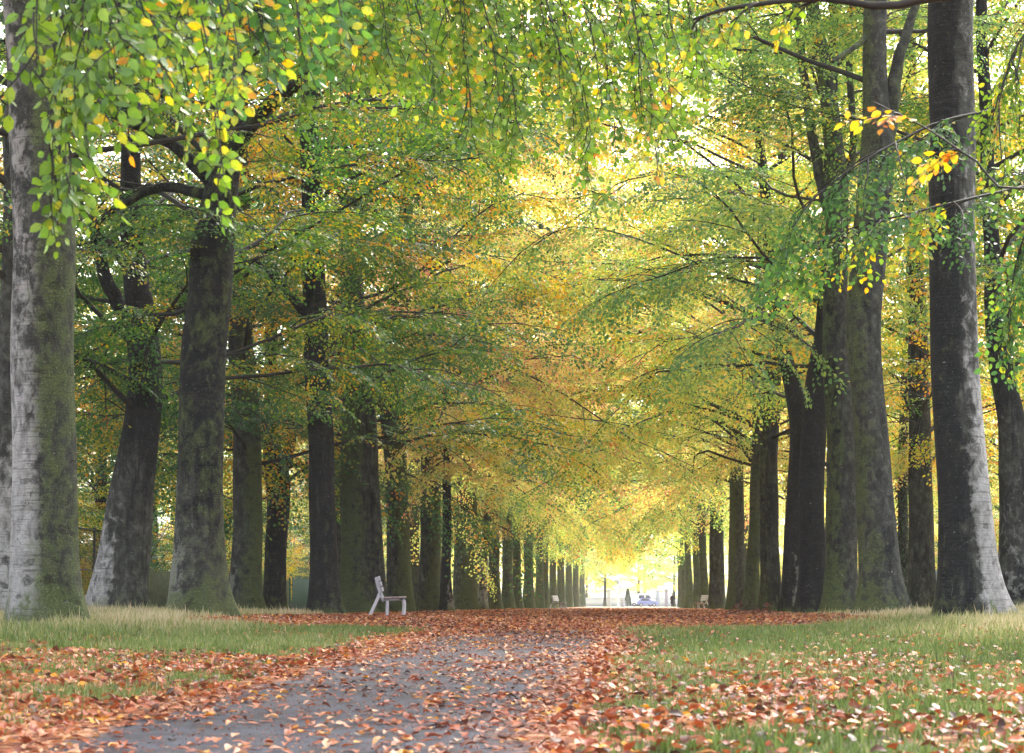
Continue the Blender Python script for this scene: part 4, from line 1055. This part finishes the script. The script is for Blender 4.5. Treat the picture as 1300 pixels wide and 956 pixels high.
# ------------------------------------------------------------------ far end of the avenue
def person(loc):
    me = bpy.data.meshes.new('person_body'); import bmesh
    bm = bmesh.new(); sk = bm.verts.layers.skin.verify()
    J = dict(pel=(0, 0, .95, .15), wai=(0, .01, 1.12, .14), che=(0, .01, 1.35, .17), nek=(0, .01, 1.50, .06), hed=(0, -.02, 1.62, .095), top=(0, -.02, 1.70, .07),
             shl=(-.19, .01, 1.42, .07), ell=(-.25, .03, 1.14, .05), wrl=(-.24, -.06, .90, .035), hal=(-.24, -.09, .82, .035),
             shr=(.19, .01, 1.42, .07), elr=(.25, .05, 1.14, .05), wrr=(.25, .02, .89, .035), har=(.25, 0, .81, .035),
             hil=(-.09, 0, .88, .10), knl=(-.10, -.10, .50, .065), anl=(-.10, -.06, .09, .045), tol=(-.10, -.20, .04, .035),
             hir=(.09, 0, .88, .10), knr=(.10, .03, .50, .065), anr=(.10, .20, .10, .045), tor=(.10, .08, .04, .035))
    V = {}
    for k, (x, y, z, r) in J.items():
        v = bm.verts.new((x, y, z)); v[sk].radius = (r, r); V[k] = v
    V['pel'][sk].use_root = True
    for e in 'pel-wai wai-che che-nek nek-hed hed-top che-shl shl-ell ell-wrl wrl-hal che-shr shr-elr elr-wrr wrr-har pel-hil hil-knl knl-anl anl-tol pel-hir hir-knr knr-anr anr-tor'.split():
        a, b = e.split('-'); bm.edges.new((V[a], V[b]))
    bm.to_mesh(me); bm.free()
    r = thing('person', 'person in a dark coat walking at the far end of the path', 'person', loc)
    b = link('body', me, M['skin'], r)
    b.modifiers.new('skin', 'SKIN'); s = b.modifiers.new('sub', 'SUBSURF'); s.levels = s.render_levels = 2
    mb = MB(); lathe(mb, [(.30, .45), (.27, .7), (.235, .95), (.215, 1.15), (.24, 1.35), (.21, 1.46), (.09, 1.53)], 16)
    v = mb.v[0]; v[:, 1] *= .72
    for sx in (-1, 1): tube(mb, [(.2 * sx, .01, 1.44), (.26 * sx, .03, 1.14), (.25 * sx, -.03, .90)], [.085, .07, .058], 10)
    link('coat', mb.mesh('coat'), M['dark_coat'], r)
    mb = MB()
    for sx, k, a in ((-1, -.10, -.06), (1, .03, .20)): tube(mb, [(.09 * sx, 0, .9), (.10 * sx, k, .5), (.10 * sx, a, .12)], [.115, .085, .07], 10)
    link('trousers', mb.mesh('trousers'), M['dark_coat'], r)
    mb = MB(); lathe(mb, [(.10, 1.60), (.118, 1.66), (.105, 1.73), (.06, 1.775), (.005, 1.785)], 14, (0, -.01, 0)); link('hair', mb.mesh('hair'), M['hair'], r)
    return r
D = 255; person(((854 - VX) / F * D, D, 0))

def lamp_post(D, x):
    r = thing('lamp_post', 'white lamp post with a small sign at the far plaza edge', 'lamp post', ((x - VX) / F * D, D, 0))
    mb = MB(); lathe(mb, [(.16, 0), (.16, .25), (.10, .3), (.075, 1.0), (.06, 3.4), (.09, 3.42), (.09, 3.5), (.02, 3.52)], 14); link('pole', mb.mesh('pole'), M['white_paint'], r)
    mb = MB(); lathe(mb, [(.05, 3.45), (.18, 3.55), (.25, 3.95), (.16, 4.1), (.03, 4.2)], 14); link('lantern', mb.mesh('lantern'), M['grey_metal'], r)
    mb = MB(); box(mb, (.30, -.05, 3.05), (.5, .03, .34), bev=.01); link('sign_panel', mb.mesh('sign_panel', False), M['lilac_stone'], r)
lamp_post(312, 785)

def van(D, x):
    r = thing('white_van', 'white van parked across the end of the avenue', 'van', ((x - VX) / F * D, D, .01))
    prof = [(-1.95, .45), (-1.95, 1.95), (-1.8, 2.1), (.9, 2.1), (1.25, 1.95), (1.7, 1.25), (2.1, 1.08), (2.2, .75), (2.15, .42)]
    mb = MB(); n = len(prof)
    v = [(a, -.9, b) for a, b in prof] + [(a, .9, b) for a, b in prof]
    mb.add(v, [np.array([list(range(n))]), np.array([[n + i for i in range(n)][::-1]])]); 
    mb.add(v, [np.array([[i, n + i, n + (i + 1) % n, (i + 1) % n] for i in range(n)])])
    link('body', mb.mesh('van_body', False), M['white_paint'], r)
    for pts_ in ([(.55, 1.3), (.55, 1.85), (1.15, 1.85), (1.5, 1.3)], [(-.5, 1.3), (-.5, 1.85), (.4, 1.85), (.4, 1.3)]):
        mb = MB(); mb.add([(a, -.915, b) for a, b in pts_] + [(a, -.89, b) for a, b in pts_], [np.array([[0, 1, 2, 3], [7, 6, 5, 4], [0, 4, 5, 1], [1, 5, 6, 2], [2, 6, 7, 3], [3, 7, 4, 0]])])
        link('window', mb.mesh('van_window', False), M['vehicle_glass'], r)
    for a in (-1.25, 1.35):
        for s in (-.82, .82):
            mb = MB(); lathe(mb, [(.02, -.1), (.30, -.1), (.34, -.06), (.34, .06), (.30, .1), (.02, .1)], 18); mb.v[0] = mb.v[0] @ rotx(math.pi / 2).T + np.array([a, s, .34]); wh = link('wheel', mb.mesh('wheel'), M['rubber'], r); rm = MB(); lathe(rm, [(.02, -.105), (.19, -.105), (.20, -.08), (.20, .08), (.19, .105), (.02, .105)], 16); rm.v[0] = rm.v[0] @ rotx(math.pi / 2).T + mb.v[0].mean(0); link('rim', rm.mesh('wheel_rim'), M['grey_metal'], wh)
    mb = MB(); box(mb, (2.17, -.65, .8), (.1, .28, .18), bev=.03); link('headlight', mb.mesh('headlight', False), M['grey_metal'], r)
van(326, 815)
def car(D, x):
    r = thing('blue_car', 'small blue car parked in front of the white van', 'car', ((x - VX) / F * D, D, .01))
    prof = [(-1.6, .35), (-1.65, .75), (-1.45, .9), (-1.0, 1.35), (.1, 1.4), (.65, .95), (1.45, .82), (1.6, .6), (1.58, .35)]
    mb = MB(); n = len(prof); v = [(a, -.75, b) for a, b in prof] + [(a, .75, b) for a, b in prof]
    mb.add(v, [np.array([list(range(n))]), np.array([[n + i for i in range(n)][::-1]])]); mb.add(v, [np.array([[i, n + i, n + (i + 1) % n, (i + 1) % n] for i in range(n)])])
    link('body', mb.mesh('car_body', False), M['blue_paint'], r)
    q = [(-1.0, .95), (-.85, 1.28), (.05, 1.32), (.45, .95)]
    mb = MB(); mb.add([(a, -.765, b) for a, b in q] + [(a, -.74, b) for a, b in q], [np.array([[0, 1, 2, 3], [7, 6, 5, 4], [0, 4, 5, 1], [1, 5, 6, 2], [2, 6, 7, 3], [3, 7, 4, 0]])]); link('window', mb.mesh('car_window', False), M['vehicle_glass'], r)
    for a in (-1.0, 1.0):
        for s in (-.7, .7):
            mb = MB(); lathe(mb, [(.02, -.09), (.26, -.09), (.3, -.05), (.3, .05), (.26, .09), (.02, .09)], 18); mb.v[0] = mb.v[0] @ rotx(math.pi / 2).T + np.array([a, s, .30]); wh = link('wheel', mb.mesh('wheel'), M['rubber'], r); rm = MB(); lathe(rm, [(.02, -.105), (.19, -.105), (.20, -.08), (.20, .08), (.19, .105), (.02, .105)], 16); rm.v[0] = rm.v[0] @ rotx(math.pi / 2).T + mb.v[0].mean(0); link('rim', rm.mesh('wheel_rim'), M['grey_metal'], wh)
car(316, 822)
def pillar(D, x, h, w, mat, label):
    r = thing('gate_pillar', label, 'pillar', ((x - VX) / F * D, D, 0))
    mb = MB(); box(mb, (0, 0, h / 2), (w, w, h), bev=.03); link('shaft', mb.mesh('pillar_shaft', False), mat, r)
    mb = MB(); box(mb, (0, 0, h + .08), (w * 1.3, w * 1.3, .16), bev=.03); lathe(mb, [(w * .5, h + .16), (w * .3, h + .32), (.02, h + .42)], 4); link('cap', mb.mesh('pillar_cap', False), M['stone'], r)
pillar(318, 773, 2.5, .6, M['stone'], 'tan stone gate pillar left of the white lamp post')
pillar(318, 835, 2.4, .55, M['grey_metal'], 'grey capped gate pillar right of the white van')
pillar(300, 846, 2.4, .5, M['lilac_stone'], 'lilac grey gate pillar beside the walking person')
def bin_(D, x):
    r = thing('litter_bin', 'grey litter bin beside the lamp post on the far plaza', 'litter bin', ((x - VX) / F * D, D, .01))
    mb = MB(); lathe(mb, [(.30, 0), (.34, .1), (.36, .8), (.38, .85), (.33, .85), (.3, .3), (.01, .28)], 16); link('body', mb.mesh('bin_body'), M['grey_metal'], r)
    mb = MB(); lathe(mb, [(.40, .9), (.36, 1.0), (.01, 1.06)], 16); tube(mb, [(.3, 0, .8), (.34, 0, .95)], .03, 5); tube(mb, [(-.3, 0, .8), (-.34, 0, .95)], .03, 5); link('lid', mb.mesh('bin_lid'), M['black_metal'], r)
bin_(308, 791)
def conifer(D, x):
    rg = np.random.default_rng(2); r = thing('conical_yew', 'dark clipped conical yew left of the white van', 'yew', ((x - VX) / F * D, D, 0))
    mb = MB(); tube(mb, [(0, 0, 0), (0, 0, 1.2), (0, 0, 2.4)], [.07, .05, .02], 8); link('trunk', mb.mesh('yew_trunk'), M['bark'], r)
    n = 5000; h = rg.uniform(.1, 2.7, n); a = rg.uniform(0, 6.28, n); rr = (.55 * (1 - h / 2.75) ** .7 + .03) * rg.uniform(.6, 1.05, n)
    p = np.stack([rr * np.cos(a), rr * np.sin(a), h], -1); f = np.stack([np.cos(a), np.sin(a), .4 + 0 * a], -1) + rg.normal(0, .3, (n, 3))
    v, q, t = leaves_from(p, f, rg.normal(0, 1, (n, 3)), rg.uniform(.06, .12, n), rg.uniform(0, 1, n)); mb = MB(); mb.add(v, [q], 0, t); link('foliage', mb.mesh('yew_foliage', True, True), M['leaf_dark_shrub'], r)
conifer(310, 797)
wm = MB(); box(wm, (0, 0, .8), (90, .4, 1.6)); box(wm, (0, 0, 1.66), (90, .55, .12))
w = link('garden_wall', wm.mesh('garden_wall', False), M['white_wall'], None, (0, 395, 0)); tag(w, 'long white garden wall across the far side of the plaza', 'wall')
for (x, D, v, leaf) in ((-9, 420, 0, 'leaf_mixed'), (3, 440, 1, 'leaf_lime'), (13, 425, 2, 'leaf_gold'), (-20, 430, 1, 'leaf_green'), (25, 420, 0, 'leaf_mixed'), (-33, 420, 2, 'leaf_gold'), (38, 430, 1, 'leaf_green')):
    bg_tree(x, D, v, leaf, 'pale hazy tree beyond the white garden wall', 'trees beyond the plaza', .8)
for (x, D, v, leaf) in ((-12, 345, 0, 'leaf_yellow_green'), (-4.5, 362, 1, 'leaf_mixed'), (7.5, 352, 2, 'leaf_yellow_green'), (14, 338, 0, 'leaf_gold'), (1.5, 384, 1, 'leaf_green'), (10, 380, 2, 'leaf_yellow_green'), (-9, 388, 0, 'leaf_mixed'), (-19, 330, 1, 'leaf_gold'), (21, 325, 2, 'leaf_yellow_green')):
    bg_tree(x, D, v, leaf, 'hazy tree overhanging the plaza before the white garden wall', 'trees around the plaza', 1.0, .9)
for i, (x, D) in enumerate(((-13, 330), (-10, 312), (10, 300), (12, 330))):
    shrub(x, D, 0, ['leaf_mixed', 'leaf_green', 'leaf_gold', 'leaf_mixed'][i], ['yellow green shrub at the far end of the left row', 'fresh green shrub at the far end of the left row', 'golden shrub at the far end of the right row', 'yellow green shrub at the far end of the right row'][i], None, 1.1)

# ------------------------------------------------------------------ haze
hm, nt, out = new_mat('haze')
pv = N(nt, 'ShaderNodeVolumePrincipled'); pv.inputs['Density'].default_value = 0.00026; pv.inputs['Color'].default_value = (.93, .94, 1.0, 1); pv.inputs['Anisotropy'].default_value = 0.0
nt.links.new(pv.outputs[0], out.inputs['Volume'])
hb = MB(); box(hb, (0, 290, 18), (500, 680, 41)); hz = link('haze', hb.mesh('haze', False), hm); tag(hz, 'pale autumn haze thickening towards the far end of the avenue', 'haze', kind='stuff')

# ------------------------------------------------------------------ camera, light, render settings
cam = bpy.data.cameras.new('camera'); co = bpy.data.objects.new('camera', cam); COL.objects.link(co)
co.location = (0, 0, CZ); co.rotation_euler = (math.radians(90), 0, 0)
cam.sensor_width = 36; cam.lens = 72; cam.shift_x = -150 / 1300; cam.shift_y = 290 / 1300
cam.clip_end = 3000; cam.clip_start = .1
cam.dof.use_dof = True; cam.dof.focus_distance = 46; cam.dof.aperture_fstop = 6.5
SC.camera = co

EL, AZ = math.radians(42), math.radians(20)      # sun high ahead, slightly right of the avenue's axis
w = bpy.data.worlds.new('World'); SC.world = w; w.use_nodes = True
nt = w.node_tree; nt.nodes.clear()
wo = nt.nodes.new('ShaderNodeOutputWorld'); bg = nt.nodes.new('ShaderNodeBackground'); sk = nt.nodes.new('ShaderNodeTexSky')
sk.sky_type = 'NISHITA'; sk.sun_disc = False; sk.sun_elevation = EL; sk.sun_rotation = AZ; sk.dust_density = 4.0; sk.air_density = 1.0
hs = nt.nodes.new('ShaderNodeHueSaturation'); hs.inputs['Saturation'].default_value = .35
nt.links.new(sk.outputs[0], hs.inputs['Color']); nt.links.new(hs.outputs[0], bg.inputs[0]); bg.inputs[1].default_value = .15
nt.links.new(bg.outputs[0], wo.inputs[0])
sun = bpy.data.lights.new('sun', 'SUN'); so = bpy.data.objects.new('sun', sun); COL.objects.link(so)
sun.energy = 1.5; sun.angle = math.radians(14); sun.color = (1, .95, .86)
d = Vector((math.sin(AZ) * math.cos(EL), math.cos(AZ) * math.cos(EL), math.sin(EL)))
so.rotation_euler = d.to_track_quat('Z', 'Y').to_euler()

SC.view_settings.view_transform = 'Standard'; SC.view_settings.look = 'None'; SC.view_settings.gamma = 1; SC.view_settings.use_curve_mapping = False
SC.view_settings.exposure = 2.88
cy = SC.cycles
cy.use_denoising = True; cy.max_bounces = 8; cy.diffuse_bounces = 4; cy.glossy_bounces = 2; cy.transmission_bounces = 6; cy.volume_bounces = 1; cy.transparent_max_bounces = 6
cy.caustics_reflective = False; cy.caustics_refractive = False; cy.sample_clamp_indirect = 8
